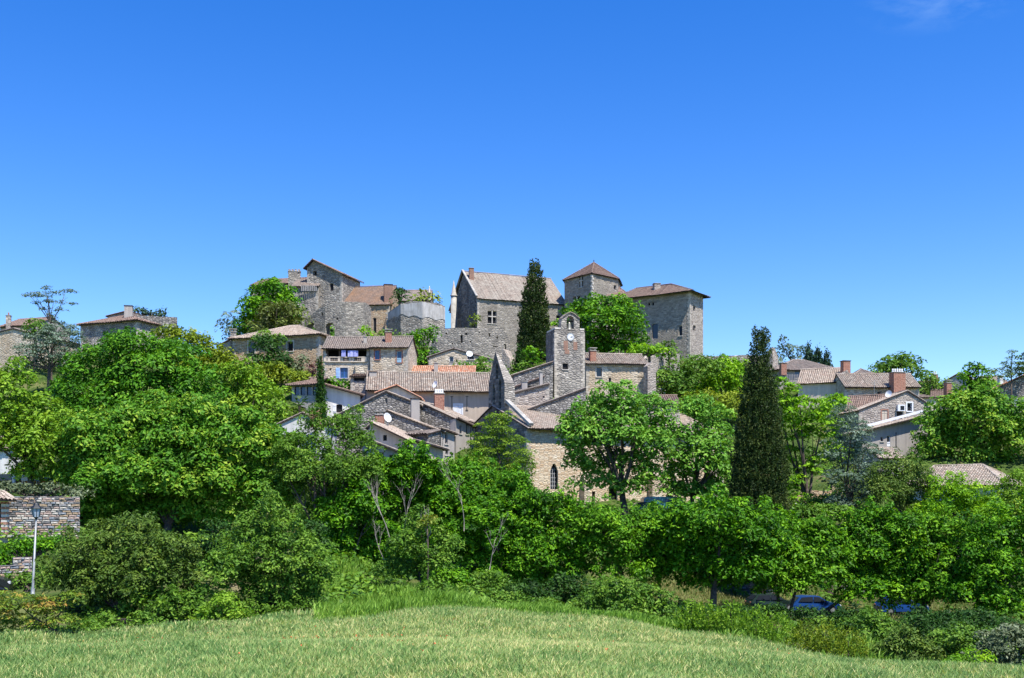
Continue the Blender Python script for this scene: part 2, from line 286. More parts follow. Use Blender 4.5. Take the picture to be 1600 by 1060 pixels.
MT['tile_rust'] = tilemat('tile_rust', [(.17,.12,.095),(.24,.165,.125),(.2,.14,.11),(.29,.185,.125),(.14,.11,.09)], (.36,.18,.08), .4)
MT['stoneledge'] = plain('stone_ledge', (.6,.55,.48), .8)

# ---------------------------------------------------------------- building pieces
Z = np.array((0, 0, 1.0))
def panel(M, P, ud, L, zb, prof, holes=(), nrm=(0, -1, 0), reveal=.25, m=0, uo=0.0):
    """wall skin P + ud*u, z from zb up to the piecewise-linear top prof [(u,z)..]; holes {u0,u1,z0,z1,arch} with reveals"""
    P = np.array((P[0], P[1], 0.0)); ud = np.array((ud[0], ud[1], 0.0)); nrm = np.array((nrm[0], nrm[1], 0.0))
    pu = [p[0] for p in prof]; pz = [p[1] for p in prof]
    def htop(h, u):
        a = h.get('arch', 0)
        if not a: return h['z1']
        x = (u - (h['u0'] + h['u1']) / 2) / ((h['u1'] - h['u0']) / 2); x = max(-1, min(1, x))
        if a == 2: return h['z1'] - (h['u1'] - h['u0']) * .9 * (abs(x) ** 1.7)
        return h['z1'] - (h['u1'] - h['u0']) / 2 * a * (1 - math.sqrt(max(0, 1 - x * x)))
    br = {0.0, float(L)}
    for u in pu:
        if 0 < u < L: br.add(float(u))
    for h in holes:
        br.add(h['u0']); br.add(h['u1'])
        if h.get('arch'):
            for t in (.06, .2, .35, .5, .65, .8, .94): br.add(h['u0'] + (h['u1'] - h['u0']) * t)
    br = sorted(b for b in br if -1e-6 <= b <= L + 1e-6)
    W = lambda u, z, d=0: P + ud * u + Z * z - nrm * d
    q = lambda a, b: M.poly([W(*a[:2]), W(*a[2:]), W(*b[:2]), W(*b[2:])], [(a[0] + uo, a[1]), (a[2] + uo, a[3]), (b[0] + uo, b[1]), (b[2] + uo, b[3])], m)
    for a, b in zip(br[:-1], br[1:]):
        if b - a < 1e-5: continue
        mid = (a + b) / 2; ta, tb = np.interp(a, pu, pz), np.interp(b, pu, pz)
        hs_ = sorted([h for h in holes if h['u0'] < mid < h['u1']], key=lambda h: h['z0'])
        ca, cb = zb, zb
        for h in hs_:
            if h['z0'] > ca: q((a, ca, b, cb), (b, h['z0'], a, h['z0']))
            ca, cb = htop(h, a), htop(h, b)
            # head reveal
            M.poly([W(a, ca), W(b, cb), W(b, cb, reveal), W(a, ca, reveal)], [(a, 0), (b, 0), (b, reveal), (a, reveal)], m)
            M.poly([W(b, h['z0']), W(a, h['z0']), W(a, h['z0'], reveal), W(b, h['z0'], reveal)], [(b, 0), (a, 0), (a, reveal), (b, reveal)], m)
        if min(ta - ca, tb - cb) > -1e-6: q((a, ca, b, cb), (b, tb, a, ta))
    for h in holes:
        for u in (h['u0'], h['u1']):
            z1 = htop(h, u)
            M.poly([W(u, h['z0']), W(u, h['z0'], reveal), W(u, z1, reveal), W(u, z1)], [(0, h['z0']), (reveal, h['z0']), (reveal, z1), (0, z1)], m)

def tiles(M, E0, E1, R0, R1, pitch=.26, step=.42, m=0, clip=False, flat=False, thick=.1, mu=1):
    """tiled roof slope: rows of half-round tiles from the eave E0-E1 up to R0-R1, over a solid deck"""
    E0, E1, R0, R1 = [np.array(p, float) for p in (E0, E1, R0, R1)]
    nrm = np.cross(E1 - E0, (R0 + R1) / 2 - (E0 + E1) / 2); nrm /= np.linalg.norm(nrm)
    if nrm[2] < 0: nrm = -nrm
    # deck
    D = [E0, E1, R1, R0]; B = [p - nrm * thick for p in D]
    if np.linalg.norm(R1 - R0) < .05: D = D[:3]; B = B[:3]
    D = [p - nrm * .03 for p in D]
    M.poly(D, None, mu); M.poly(B[::-1], None, mu)
    for i in range(len(D)): M.poly([B[i], B[(i + 1) % len(D)], D[(i + 1) % len(D)], D[i]], None, mu)
    ed = E1 - E0; L = np.linalg.norm(ed); ed = ed / L
    n = max(2, int(round(L / pitch))); ro = random.random() * 50
    for i in range(n):
        if clip:
            s = (i + .5) / n * L
            up = (R0 + R1) / 2 - (E0 + E1) / 2; up = up - ed * up.dot(ed); H = np.linalg.norm(up); up = up / H
            a = (R0 - E0).dot(ed); b = (R1 - E0).dot(ed)
            t = 1.0
            if s < a: t = s / a
            elif s > b: t = (L - s) / (L - b)
            p = E0 + ed * s; r = p + up * H * t
        else:
            p = E0 + (E1 - E0) * ((i + .5) / n); r = R0 + (R1 - R0) * ((i + .5) / n)
        up_ = r - p; ll = np.linalg.norm(up_)
        sag = nrm * (.035 * math.sin(i * .21 + ro) + random.uniform(-.012, .012)); p = p + sag - up_ / max(ll, .1) * random.uniform(-.03, .07); r = r + sag; up_ = r - p
        if ll < .15: continue
        k = max(1, int(round(ll / step))); w_ = L / n * .5
        r0 = w_ * .92; jit = random.uniform(-.012, .012)
        for j in range(k):
            t0, t1 = j / k, min(1, (j + 1.12) / k)
            lift0 = .035 + random.uniform(0, .02); lift1 = .005
            uvc = (i + ro + .37, j + .61)
            if flat: arc = [(-w_, 0), (w_, 0)]
            else: arc = [(-r0, -.02), (-r0 * .6, .055), (0, .08), (r0 * .6, .055), (r0, -.02)]
            A = [p + up_ * t0 + ed * (a_ + jit) + nrm * (h_ + lift0 + jit) for a_, h_ in arc]
            Bq = [p + up_ * t1 + ed * (a_ * .9 + jit) + nrm * (h_ + lift1 + jit) for a_, h_ in arc]
            for q_ in range(len(arc) - 1):
                M.poly([A[q_], A[q_ + 1], Bq[q_ + 1], Bq[q_]], [uvc] * 4, m)
def ridge(M, P, Q, r=.13, m=0):
    P, Q = np.array(P, float), np.array(Q, float); L = np.linalg.norm(Q - P)
    if L < .2: return
    k = max(1, int(L / .45)); d = (Q - P) / L; a = np.cross(d, Z); a /= np.linalg.norm(a)
    for j in range(k):
        c0 = P + d * L * j / k; c1 = P + d * L * (j + 1.1) / k
        uvc = (random.random() * 90, random.random() * 90)
        for q_ in range(4):
            t0, t1 = math.pi * q_ / 4, math.pi * (q_ + 1) / 4
            f = lambda c, t, rr: c + a * math.cos(t) * rr + Z * math.sin(t) * rr * .8
            M.poly([f(c0, t0, r), f(c0, t1, r), f(c1, t1, r * .86), f(c1, t0, r * .86)], [uvc] * 4, m)

class Face:
    def __init__(s, P, Q, nrm):
        s.P = np.array(P[:2], float); d = np.array(Q[:2], float) - s.P; s.L = float(np.linalg.norm(d)); s.u = d / s.L; s.n = np.array(nrm[:2], float); s.holes = []
    def hit(s, px, py):
        k = (px - 800) / F; u = (k * s.P[1] - s.P[0]) / (s.u[0] - k * s.u[1]); Y = s.P[1] + s.u[1] * u
        return u, zat(py, Y)
    def W(s, u, z, d=0):   # d = distance outwards
        p = s.P + s.u * u + s.n * d; return np.array((p[0], p[1], z))

def window(H, face, x0, y0, x1, y1, style='plain', frame='greywood', pane='glass', shutter='offwhite', surround=None, arch=0, sill=True, rev=.22):
    u0, z1 = face.hit(x0, y0); u1, z0 = face.hit(x1, y1)
    zc = (face.hit(x0, y1)[1] + z0) / 2; z1 = (face.hit(x1, y0)[1] + z1) / 2; z0 = zc
    if u1 < u0: u0, u1 = u1, u0
    u0 = max(.05, u0); u1 = min(face.L - .05, u1)
    if u1 - u0 < .12: return
    face.holes.append(dict(u0=u0, u1=u1, z0=z0, z1=z1, arch=arch))
    W3 = lambda a: (a[0], a[1], 0)
    ux = np.array((face.u[0], face.u[1], 0)); un = np.array((face.n[0], face.n[1], 0))
    fr = MB(); t = .07; uc = (u0 + u1) / 2; zc = (z0 + z1) / 2; w_ = u1 - u0; h_ = z1 - z0; d = -rev + .04
    bx = lambda M, u, z, dd, a, b, c: M.obox(face.W(u, z, dd), ux, un, Z, a, b, c)
    if not arch:
        bx(fr, u0 + t / 2, zc, d, t, .06, h_); bx(fr, u1 - t / 2, zc, d, t, .06, h_)
        bx(fr, uc, z0 + t / 2, d, w_ - 2 * t, .06, t); bx(fr, uc, z1 - t / 2, d, w_ - 2 * t, .06, t)
    else:
        bx(fr, uc, z0 + t / 2, d, w_, .06, t)
    if style in ('cross',):
        bx(fr, uc, zc, -.08, .16, .2, h_); bx(fr, uc - w_ / 4, z0 + h_ * .56, -.08, w_ / 2 - .16, .2, .15); bx(fr, uc + w_ / 4, z0 + h_ * .56, -.08, w_ / 2 - .16, .2, .15)
    elif style == 'bars':
        for k in (1, 2): bx(fr, u0 + w_ * k / 3, zc, d, .03, .04, h_)
        bx(fr, uc, zc, d + .03, w_, .03, .03)
    elif style in ('casement', 'shut_l', 'shut_both') and w_ > .5 and not arch:
        bx(fr, uc, zc, d, .06, .05, h_ - 2 * t); bx(fr, (u0 + uc) / 2, zc, d, w_ / 2 - .1, .04, .04); bx(fr, (u1 + uc) / 2, zc, d, w_ / 2 - .1, .04, .04)
    o = fr.build('window', MT[frame], H)
    p = MB(); pp = face.W(uc, zc, -rev)
    p.obox(pp, ux, un, Z, w_ + .02, .03, h_ + .02); p.build('pane', MT[pane], o)
    def shut(ua, ub, dd, hh=h_, zz=None):
        s_ = MB(); zz = zc if zz is None else zz
        n_ = max(2, int((ub - ua) / .22)); ww = (ub - ua) / n_
        for k in range(n_): bx(s_, ua + ww * (k + .5), zz, dd, ww - .012, .035, hh)
        for f_ in (-.33, .33): bx(s_, (ua + ub) / 2, zz + hh * f_, dd + .03, (ub - ua) * .92, .025, .09)
        s_.build('shutter', MT[shutter], o)
    if style == 'shut_l': shut(u0 - w_ * .55, u0 - .03, .04)
    elif style == 'shut_both': shut(u0 - w_ * .52, u0 - .03, .04); shut(u1 + .03, u1 + w_ * .52, .04)
    elif style == 'closed': shut(u0, uc - .01, -.06); shut(uc + .01, u1, -.06)
    elif style == 'half': shut(u0, u1, -.05, h_ * .42, z0 + h_ * .21)
    if sill and not arch:
        s_ = MB(); bx(s_, uc, z0 - .05, .02, w_ + .2, .14, .1); s_.build('sill', MT[surround or 'trim'], o)
    if surround:
        s_ = MB(); q = .16
        bx(s_, u0 - q / 2, zc, .0, q, .05, h_ + .02); bx(s_, u1 + q / 2, zc, .0, q, .05, h_ + .02); bx(s_, uc, z1 + q / 2 + .012, .0, w_ + 2 * q, .05, q)
        s_.build('surround', MT[surround], o)

def chimney(H, x0, x1, yt, yb, Y, mat='brick', cap='stone', pots=0, depth=.75, pcol='brick', rz=.2):
    a, b = at(x0, yt, Y), at(x1, yb, Y); w_ = b[0] - a[0]; c = np.array(((a[0] + b[0]) / 2, Y, 0)); zt, zb = a[2], b[2] - .8
    M = MB(); M.box((c[0], c[1], (zt + zb) / 2), w_, min(depth, w_ * 1.4), zt - zb, 0, rz)
    o = M.build('chimney', MT[mat], H)
    dd = min(depth, w_ * 1.4)
    M = MB()
    M.box((c[0], c[1], zt + .04), w_ + .14, dd + .14, .08, 0, rz)
    if cap == 'raised':
        for sx_ in (-1, 1):
            for sy_ in (-1, 1):
                M.box((c[0] + sx_ * (w_ / 2 - .1), c[1] + sy_ * (dd / 2 - .1), zt + .2), .12, .12, .24, 0, rz)
        M.box((c[0], c[1], zt + .36), w_ + .2, dd + .2, .09, 0, rz)
    M.build('chimney_cap', MT['coping'] if cap != 'dark' else MT['darkwood'], o)
    for k in range(pots):
        M = MB(); xx = c[0] + w_ * ((k + .5) / pots - .5) * .9
        M.lathe((xx, c[1], zt + .08), [(.11, 0), (.13, .12), (.1, .3), (.13, .45)], 8); M.build('chimney_pot', MT[pcol], o, True)

def dish(H, px, py, Y, r=.45, face_x=.5):
    c = at(px, py, Y - .5); M = MB(); ax = np.array((face_x, -.8, .35)); ax /= np.linalg.norm(ax)
    a = np.cross(ax, Z); a /= np.linalg.norm(a); b = np.cross(ax, a)
    rings = []
    for k in range(4):
        rr = r * k / 3; rings.append([c + ax * (.25 * (rr / r) ** 2 * r) + (a * math.cos(t) + b * math.sin(t)) * rr for t in np.linspace(0, 2 * math.pi, 14, endpoint=False)])
    for k in range(3):
        for j in range(14):
            M.poly([rings[k][j], rings[k][(j + 1) % 14], rings[k + 1][(j + 1) % 14], rings[k + 1][j]] if k else [rings[0][0], rings[1][(j + 1) % 14], rings[1][j]])
    o = M.build('satellite_dish', MT['white'], H)
    M = MB(); M.tube([c - ax * .02, c + np.array((0, .3, -.3)), c + np.array((0, .32, -1.1))], .03); M.tube([c - b * r * .8, c + ax * r * 1.0], .015); M.build('dish_mast', MT['greymetal'], o)
def antenna(H, px, yt, yb, Y):
    M = MB(); a, b = at(px, yt, Y), at(px, yb, Y); M.tube([b, a], .025)
    for k, zz in enumerate((.1, .35, .6)): M.tube([a - Z * zz + np.array((-.45 + .08 * k, 0, 0)), a - Z * zz + np.array((.45 - .08 * k, 0, 0))], .012, 4)
    M.build('aerial', MT['greymetal'], H)

def house(name, label, A, B, depth, eave, roof, mat='pale', wins=(), tile='tile_mix', oh=.35, oe=.15, ridge_py=None, f=.5, peak=None, eaveB=None,
          eaveback=None, hipin=None, chims=(), base=None, cat='house', cornice=False, matL=None, matR=None, pitch=.26, flat=False, parapet=None, pmat=None, group=None, thick=.1, extra=None):
    """A, B = (photo column, distance) of the front corners; the house runs `depth` metres back from that wall"""
    p0 = at(A[0], 0, A[1])[:2]; p1 = at(B[0], 0, B[1])[:2]
    u = p1 - p0; L = float(np.linalg.norm(u)); u = u / L; n = np.array((-u[1], u[0]))
    if n[1] < 0: n = -n
    q0, q1 = p0 + n * depth, p1 + n * depth
    ze = zat(eave, A[1]); zeB = ze if eaveB is None else zat(eaveB, B[1])
    zg = min(gz(*p) for p in (p0, p1, q0, q1)) - .8
    if base is not None: zg = zat(base, (A[1] + B[1]) / 2)
    c = (p0 + q1) / 2
    H = empty(name, (c[0], c[1], zg), label, cat, group)
    fF = Face(p0, p1, -n); fR = Face(p1, q1, u); fB = Face(q1, q0, n); fL = Face(q0, p0, -u)
    faces = dict(F=fF, R=fR, L=fL, B=fB)
    zb_ = ze if eaveback is None else zat(eaveback, A[1] + depth)
    T = MB(); P3 = lambda u_, n_, z: np.array((*(p0 + u * u_ + n * n_), z))
    tk = dict(pitch=pitch, flat=flat, thick=thick)
    if roof == 'along':
        Ym = (p0 + u * L / 2 + n * depth * f)[1]; zr = zat(ridge_py, Ym); nr = depth * f
        prof_side = [(0, ze), (nr, zr), (depth, zb_)]
        s1 = (zr - ze) / nr; s2 = (zr - zb_) / (depth - nr)
        tiles(T, P3(-oe, -oh, ze - s1 * oh + .1), P3(L + oe, -oh, ze - s1 * oh + .1), P3(-oe, nr, zr + .1), P3(L + oe, nr, zr + .1), **tk)
        tiles(T, P3(L + oe, depth + oh, zb_ - s2 * oh + .1), P3(-oe, depth + oh, zb_ - s2 * oh + .1), P3(L + oe, nr, zr + .1), P3(-oe, nr, zr + .1), **tk)
        ridge(T, P3(-oe, nr, zr + .16), P3(L + oe, nr, zr + .16))
        profs = dict(F=[(0, ze), (L, ze)], B=[(0, zb_), (L, zb_)], R=prof_side, L=[(depth - a, z) for a, z in prof_side][::-1])
    elif roof == 'across':
        ua, za = fF.hit(*peak); ua = min(max(ua, .2), L - .2)
        s1 = (za - ze) / ua; s2 = (za - zeB) / (L - ua)
        tiles(T, P3(-oh, depth + oe, ze - s1 * oh + .1), P3(-oh, -oe, ze - s1 * oh + .1), P3(ua, depth + oe, za + .1), P3(ua, -oe, za + .1), **tk)
        tiles(T, P3(L + oh, -oe, zeB - s2 * oh + .1), P3(L + oh, depth + oe, zeB - s2 * oh + .1), P3(ua, -oe, za + .1), P3(ua, depth + oe, za + .1), **tk)
        ridge(T, P3(ua, -oe, za + .16), P3(ua, depth + oe, za + .16))
        ridge(T, P3(-oh, -oe + .08, ze - s1 * oh + .15), P3(ua, -oe + .08, za + .15), .1); ridge(T, P3(L + oh, -oe + .08, zeB - s2 * oh + .15), P3(ua, -oe + .08, za + .15), .1)
        profs = dict(F=[(0, ze), (ua, za), (L, zeB)], B=[(0, zeB), (L - ua, za), (L, ze)], R=[(0, zeB), (depth, zeB)], L=[(0, ze), (depth, ze)])
    elif roof == 'shed':        # one slope rising away from the front
        zr = zat(ridge_py, A[1] + n[1] * depth + u[1] * L / 2); s1 = (zr - ze) / depth
        tiles(T, P3(-oe, -oh, ze - s1 * oh + .1), P3(L + oe, -oh, ze - s1 * oh + .1), P3(-oe, depth + .1, zr + .1), P3(L + oe, depth + .1, zr + .1), **tk)
        profs = dict(F=[(0, ze), (L, ze)], B=[(0, zr), (L, zr)], R=[(0, ze), (depth, zr)], L=[(0, zr), (depth, ze)])
    elif roof == 'shedx':       # one slope falling along the front, from A height to B height
        if ze > zeB:
            s1 = (ze - zeB) / L
            tiles(T, P3(L + oh, -oe, zeB - s1 * oh + .1), P3(L + oh, depth + oe, zeB - s1 * oh + .1), P3(0, -oe, ze + .1), P3(0, depth + oe, ze + .1), **tk)
            ridge(T, P3(L + oh, -oe + .08, zeB - s1 * oh + .15), P3(0, -oe + .08, ze + .15), .1)
        else:
            s1 = (zeB - ze) / L
            tiles(T, P3(-oh, depth + oe, ze - s1 * oh + .1), P3(-oh, -oe, ze - s1 * oh + .1), P3(L, depth + oe, zeB + .1), P3(L, -oe, zeB + .1), **tk)
            ridge(T, P3(-oh, -oe + .08, ze - s1 * oh + .15), P3(L, -oe + .08, zeB + .15), .1)
        profs = dict(F=[(0, ze), (L, zeB)], B=[(0, zeB), (L, ze)], R=[(0, zeB), (depth, zeB)], L=[(0, ze), (depth, ze)])
    elif roof == 'hip':
        Ym = (p0 + u * L / 2 + n * depth * f)[1]; zr = zat(ridge_py, Ym); nr = depth * f
        ha, hb = hipin if hipin else (depth * .5, depth * .5)
        s1 = (zr - ze) / nr; z0_ = ze - s1 * oh * .8 + .08
        a, b, c_, d_ = P3(-oh, -oh, z0_), P3(L + oh, -oh, z0_), P3(L + oh, depth + oh, z0_), P3(-oh, depth + oh, z0_)
        r0, r1 = P3(ha, nr, zr + .1), P3(L - hb, nr, zr + .1)
        tiles(T, a, b, r0, r1, clip=True, **tk); tiles(T, c_, d_, r1, r0, clip=True, **tk)
        tiles(T, b, c_, r1, r1, clip=True, **tk); tiles(T, d_, a, r0, r0, clip=True, **tk)
        for s_, e_ in ((r0, r1), (a, r0), (b, r1), (c_, r1), (d_, r0)): ridge(T, s_ + Z * .06, e_ + Z * .06, .12)
        profs = dict(F=[(0, ze), (L, ze)], B=[(0, ze), (L, ze)], R=[(0, ze), (depth, ze)], L=[(0, ze), (depth, ze)])
    elif roof == 'flat':
        profs = dict(F=[(0, ze), (L, zeB)], B=[(0, zeB), (L, ze)], R=[(0, zeB), (depth, zeB)], L=[(0, ze), (depth, ze)])
        T.obox((P3(0, 0, ze) + P3(L, depth, zeB)) / 2 - Z * .05, (u[0], u[1], (zeB - ze) / L), (n[0], n[1], 0), Z, L - .1, depth - .1, .1)
    for wn in wins:
        fc = wn[0]; kw = wn[5] if len(wn) > 5 else {}
        window(H, faces[fc], wn[1], wn[2], wn[3], wn[4], **kw)
    for k, fc in faces.items():
        M = MB(); panel(M, fc.P, fc.u, fc.L, zg, profs[k], fc.holes, fc.n, .24, uo=random.random() * 60)
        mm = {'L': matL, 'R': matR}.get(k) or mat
        M.build('wall', MT[mm], H)
    T.build('roof', [MT[tile], MT['darkwood']], H)
    if mat in ('castle', 'ruin', 'pinkstone', 'pale', 'ochre', 'church', 'bell'):
        M = MB(); ux = (u[0], u[1], 0); un = (n[0], n[1], 0)
        for uu, zt_, sg in ((0, ze, 1), (L, zeB, -1)):
            zz = zt_ - .35; k = 0
            while zz > max(zg, zt_ - 12):
                hh = random.uniform(.26, .4); a_, b_ = (.5, .3) if k % 2 else (.3, .5); a_ *= random.uniform(.85, 1.15)
                M.obox(P3(uu + sg * (a_ / 2 - .025), b_ / 2 - .025, zz - hh / 2), ux, un, Z, a_, b_, hh - .03); zz -= hh; k += 1
        tag(M.build('quoins', MT['quoin'], H), kind='stuff')
    if cornice:
        M = MB(); ux = (u[0], u[1], 0); un = (n[0], n[1], 0)
        M.obox(P3(L / 2, -.06, ze - .1), ux, un, Z, L, .12, .07); 
        k = int(L / .28)
        for i in range(k):
            M.obox(P3((i + .5) * L / k, -.1, ze - .22), ux, un, Z, .13, .2, .11)
        M.build('cornice', MT['trim'], H)
    for ch in chims: chimney(H, *ch[:5], **(ch[5] if len(ch) > 5 else {}))
    if extra: extra(H, faces, P3, L, ze)
    return H, faces, P3, L

def chainwall(name, label, pts, tops, thick, mat, holes=(), base=None, cat='wall', jag=.0, coping=None, kind=None, group=None, top_mat=None, sub=.6):
    """free-standing wall along pts (photo column, distance) with top rows tops; real thickness"""
    P = [at(a, 0, Y)[:2] for a, Y in pts]
    c = sum(P) / len(P); zg = min(gz(*p) for p in P) - .8
    if base is not None: zg = min(zat(base, Y) for a, Y in pts)
    H = empty(name, (c[0], c[1], zg), label, cat, group)
    M = MB(); uo = random.random() * 30
    hmap = {}
    segs = []
    for i in range(len(P) - 1):
        d = P[i + 1] - P[i]; L = float(np.linalg.norm(d)); u = d / L; n = np.array((-u[1], u[0]))
        if n[1] < 0: n = -n
        segs.append((P[i], P[i + 1], u, n, L))
    nn = []
    for i in range(len(P)):
        a = segs[max(0, i - 1)][3] + segs[min(len(segs) - 1, i)][3]; nn.append(a / np.linalg.norm(a))
    for i, (a, b, u, n, L) in enumerate(segs):
        f_ = Face(a, b, -n); hs_ = []
        for h in holes:
            u0, z1 = f_.hit(h[0], h[1]); u1, z0 = f_.hit(h[2], h[3])
            if 0.02 < u0 < L - .02 and 0.02 < u1 < L + .3:
                hs_.append(dict(u0=u0, u1=min(u1, L - .02), z0=z0, z1=z1, arch=h[4] if len(h) > 4 else 0))
        tp = tops[i]
        if not isinstance(tp, list): tp = [(pts[i][0], tops[i]), (pts[i + 1][0], tops[i + 1] if not isinstance(tops[i + 1], list) else tops[i + 1][0][1])]
        prof = [];
        for px, py in tp:
            uu, zz = f_.hit(px, py); prof.append((max(0, min(L, uu)), zz))
        if jag:
            k = max(2, int(L / sub)); us = np.linspace(0, L, k + 1); pz = np.interp(us, [p[0] for p in prof], [p[1] for p in prof])
            pz += np.array([0 if j in (0,) and i == 0 else random.uniform(-jag, jag) for j in range(k + 1)]); prof = list(zip(us.tolist(), pz.tolist()))
        tb = a + nn[i] * thick; te = b + nn[i + 1] * thick
        through = [h for h in hs_ if True]
        panel(M, a, u, L, zg, prof, hs_, -n, thick if hs_ else .2, uo=uo)
        d2 = te - tb; L2 = float(np.linalg.norm(d2)); u2 = d2 / L2
        prof2 = [(p[0] * L2 / L, p[1]) for p in prof]; hs2 = [dict(h, u0=h['u0'] * L2 / L, u1=h['u1'] * L2 / L) for h in hs_]
        panel(M, tb, u2, L2, zg, prof2, hs2, n, .01, uo=uo)
        for (ua, za), (ub, zb) in zip(prof[:-1], prof[1:]):
            A_ = a + u * ua; B_ = a + u * ub; C_ = tb + u2 * ub * L2 / L; D_ = tb + u2 * ua * L2 / L
            M.poly([(*A_, za), (*B_, zb), (*C_, zb), (*D_, za)], [(ua, 0), (ub, 0), (ub, thick), (ua, thick)], 0)
        if i == 0: M.poly([(*a, zg), (*a, prof[0][1]), (*tb, prof[0][1]), (*tb, zg)], [(0, zg), (0, prof[0][1]), (thick, prof[0][1]), (thick, zg)])
        if i == len(segs) - 1: M.poly([(*b, zg), (*b, prof[-1][1]), (*te, prof[-1][1]), (*te, zg)], [(0, zg), (0, prof[-1][1]), (thick, prof[-1][1]), (thick, zg)])
        uo += L
        if coping:
            C = MB()
            for (ua, za), (ub, zb) in zip(prof[:-1], prof[1:]):
                A_ = a + u * ua; B_ = a + u * ub; mid = (A_ + B_) / 2 + n * thick / 2; LL = math.hypot(ub - ua, zb - za)
                sl_ = (zb - za) / max(1e-3, LL); cs = (ub - ua) / max(1e-3, LL)
                ax = np.array((u[0] * cs, u[1] * cs, sl_)); uz = np.array((-u[0] * sl_, -u[1] * sl_, cs))
                C.obox(np.array((mid[0], mid[1], (za + zb) / 2)) + uz * .07, ax, (n[0], n[1], 0), uz, LL, thick + .14, .14)
            C.build('coping', MT[coping], H)
    M.build('masonry', MT[mat], H)
    return H

# ---------------------------------------------------------------- the setting: ground
def leafground():
    m, n, b, o = newmat('ground_grass_soil'); N = n.nodes.new; L = n.links.new
    tc = N('ShaderNodeTexCoord')
    a = N('ShaderNodeTexNoise'); a.inputs['Scale'].default_value = .25; a.inputs['Detail'].default_value = 9; L(tc.outputs['Object'], a.inputs['Vector'])
    r = ramp(n, [(.3, (.035, .06, .015)), (.5, (.07, .11, .025)), (.62, (.13, .14, .05)), (.75, (.22, .17, .1))]); L(a.outputs[0], r.inputs[0])
    f_ = N('ShaderNodeTexNoise'); f_.inputs['Scale'].default_value = 5; f_.inputs['Detail'].default_value = 8; L(tc.outputs['Object'], f_.inputs['Vector'])
    rf = N('ShaderNodeMapRange'); rf.inputs[1].default_value = .3; rf.inputs[2].default_value = .7; rf.inputs[3].default_value = .5; rf.inputs[4].default_value = 1.4; L(f_.outputs[0], rf.inputs[0])
    mx = N('ShaderNodeMixRGB'); mx.blend_type = 'MULTIPLY'; mx.inputs[0].default_value = 1; L(r.outputs[0], mx.inputs[1]); L(rf.outputs[0], mx.inputs[2])
    L(mx.outputs[0], b.inputs['Base Color']); b.inputs['Roughness'].default_value = 1; b.inputs['Specular IOR Level'].default_value = .05
    bm = N('ShaderNodeBump'); bm.inputs['Distance'].default_value = .15; L(f_.outputs[0], bm.inputs['Height']); L(bm.outputs[0], b.inputs['Normal'])
    return m
xs = np.concatenate([np.linspace(-2500, -130, 16)[:-1], np.linspace(-130, 130, 210), np.linspace(130, 2500, 16)[1:]])
ys = np.concatenate([np.linspace(-400, -10, 8)[:-1], np.linspace(-10, 240, 200), np.linspace(240, 4500, 22)[1:]])
GX, GY = np.meshgrid(xs, ys)
GZ = np.concatenate([ground(GX[i], GY[i])[None] for i in range(len(ys))])
V = np.stack([GX, GY, GZ], -1).reshape(-1, 3); nx = len(xs); idx = np.arange(len(ys) * nx).reshape(len(ys), nx)
Q = np.stack([idx[:-1, :-1], idx[:-1, 1:], idx[1:, 1:], idx[1:, :-1]], -1).reshape(-1, 4)
def fastmesh(name, V, Q, mats, tint=None, smooth=False, parent=None, mi=None):
    me = bpy.data.meshes.new(name); k = Q.shape[1]; nq = len(Q)
    if parent is not None: V = V - root_loc(parent)
    me.vertices.add(len(V)); me.vertices.foreach_set('co', V.astype(np.float32).ravel())
    me.loops.add(nq * k); me.loops.foreach_set('vertex_index', Q.astype(np.int32).ravel())
    me.polygons.add(nq); me.polygons.foreach_set('loop_start', np.arange(0, nq * k, k, dtype=np.int32))
    try: me.polygons.foreach_set('loop_total', np.full(nq, k, np.int32))
    except Exception: pass
    if not isinstance(mats, (list, tuple)): mats = [mats]
    for m_ in mats: me.materials.append(m_)
    if mi is not None: me.polygons.foreach_set('material_index', mi.astype(np.int32))
    me.polygons.foreach_set('use_smooth', np.full(nq, smooth, bool))
    if tint is not None:
        at_ = me.attributes.new('tint', 'FLOAT', 'FACE'); at_.data.foreach_set('value', tint.astype(np.float32))
    me.update(calc_edges=True)
    o = bpy.data.objects.new(name, me); COL.objects.link(o)
    if parent is not None: o.parent = parent
    return o
tag(fastmesh('ground', V, Q, leafground(), smooth=True), kind='structure')
# ---------------------------------------------------------------- castle and ruins on the hilltop
XW = dict(style='cross', frame='trim', pane='dark', sill=True, rev=.3)
DK = dict(pane='dark', sill=False)
house('castle_hall', 'long stone castle hall with high gable and steep patchy tile roof behind the hilltop cypress', (746,185), (884,191), 14, 465, 'along', 'castle', ridge_py=431, f=.5, tile='tile_castle', oh=.35, oe=.25,
      flat=True, pitch=.3, matL='darkstone', cat='castle', wins=[('F',762,486,776,506,XW),('F',869,493,876,501,DK),('F',842,500,847,507,DK)],  # darker stone on the left gable: its shade put into the colour
      chims=[(733,740,420,432,190,dict(mat='brownbrick',depth=.8))])
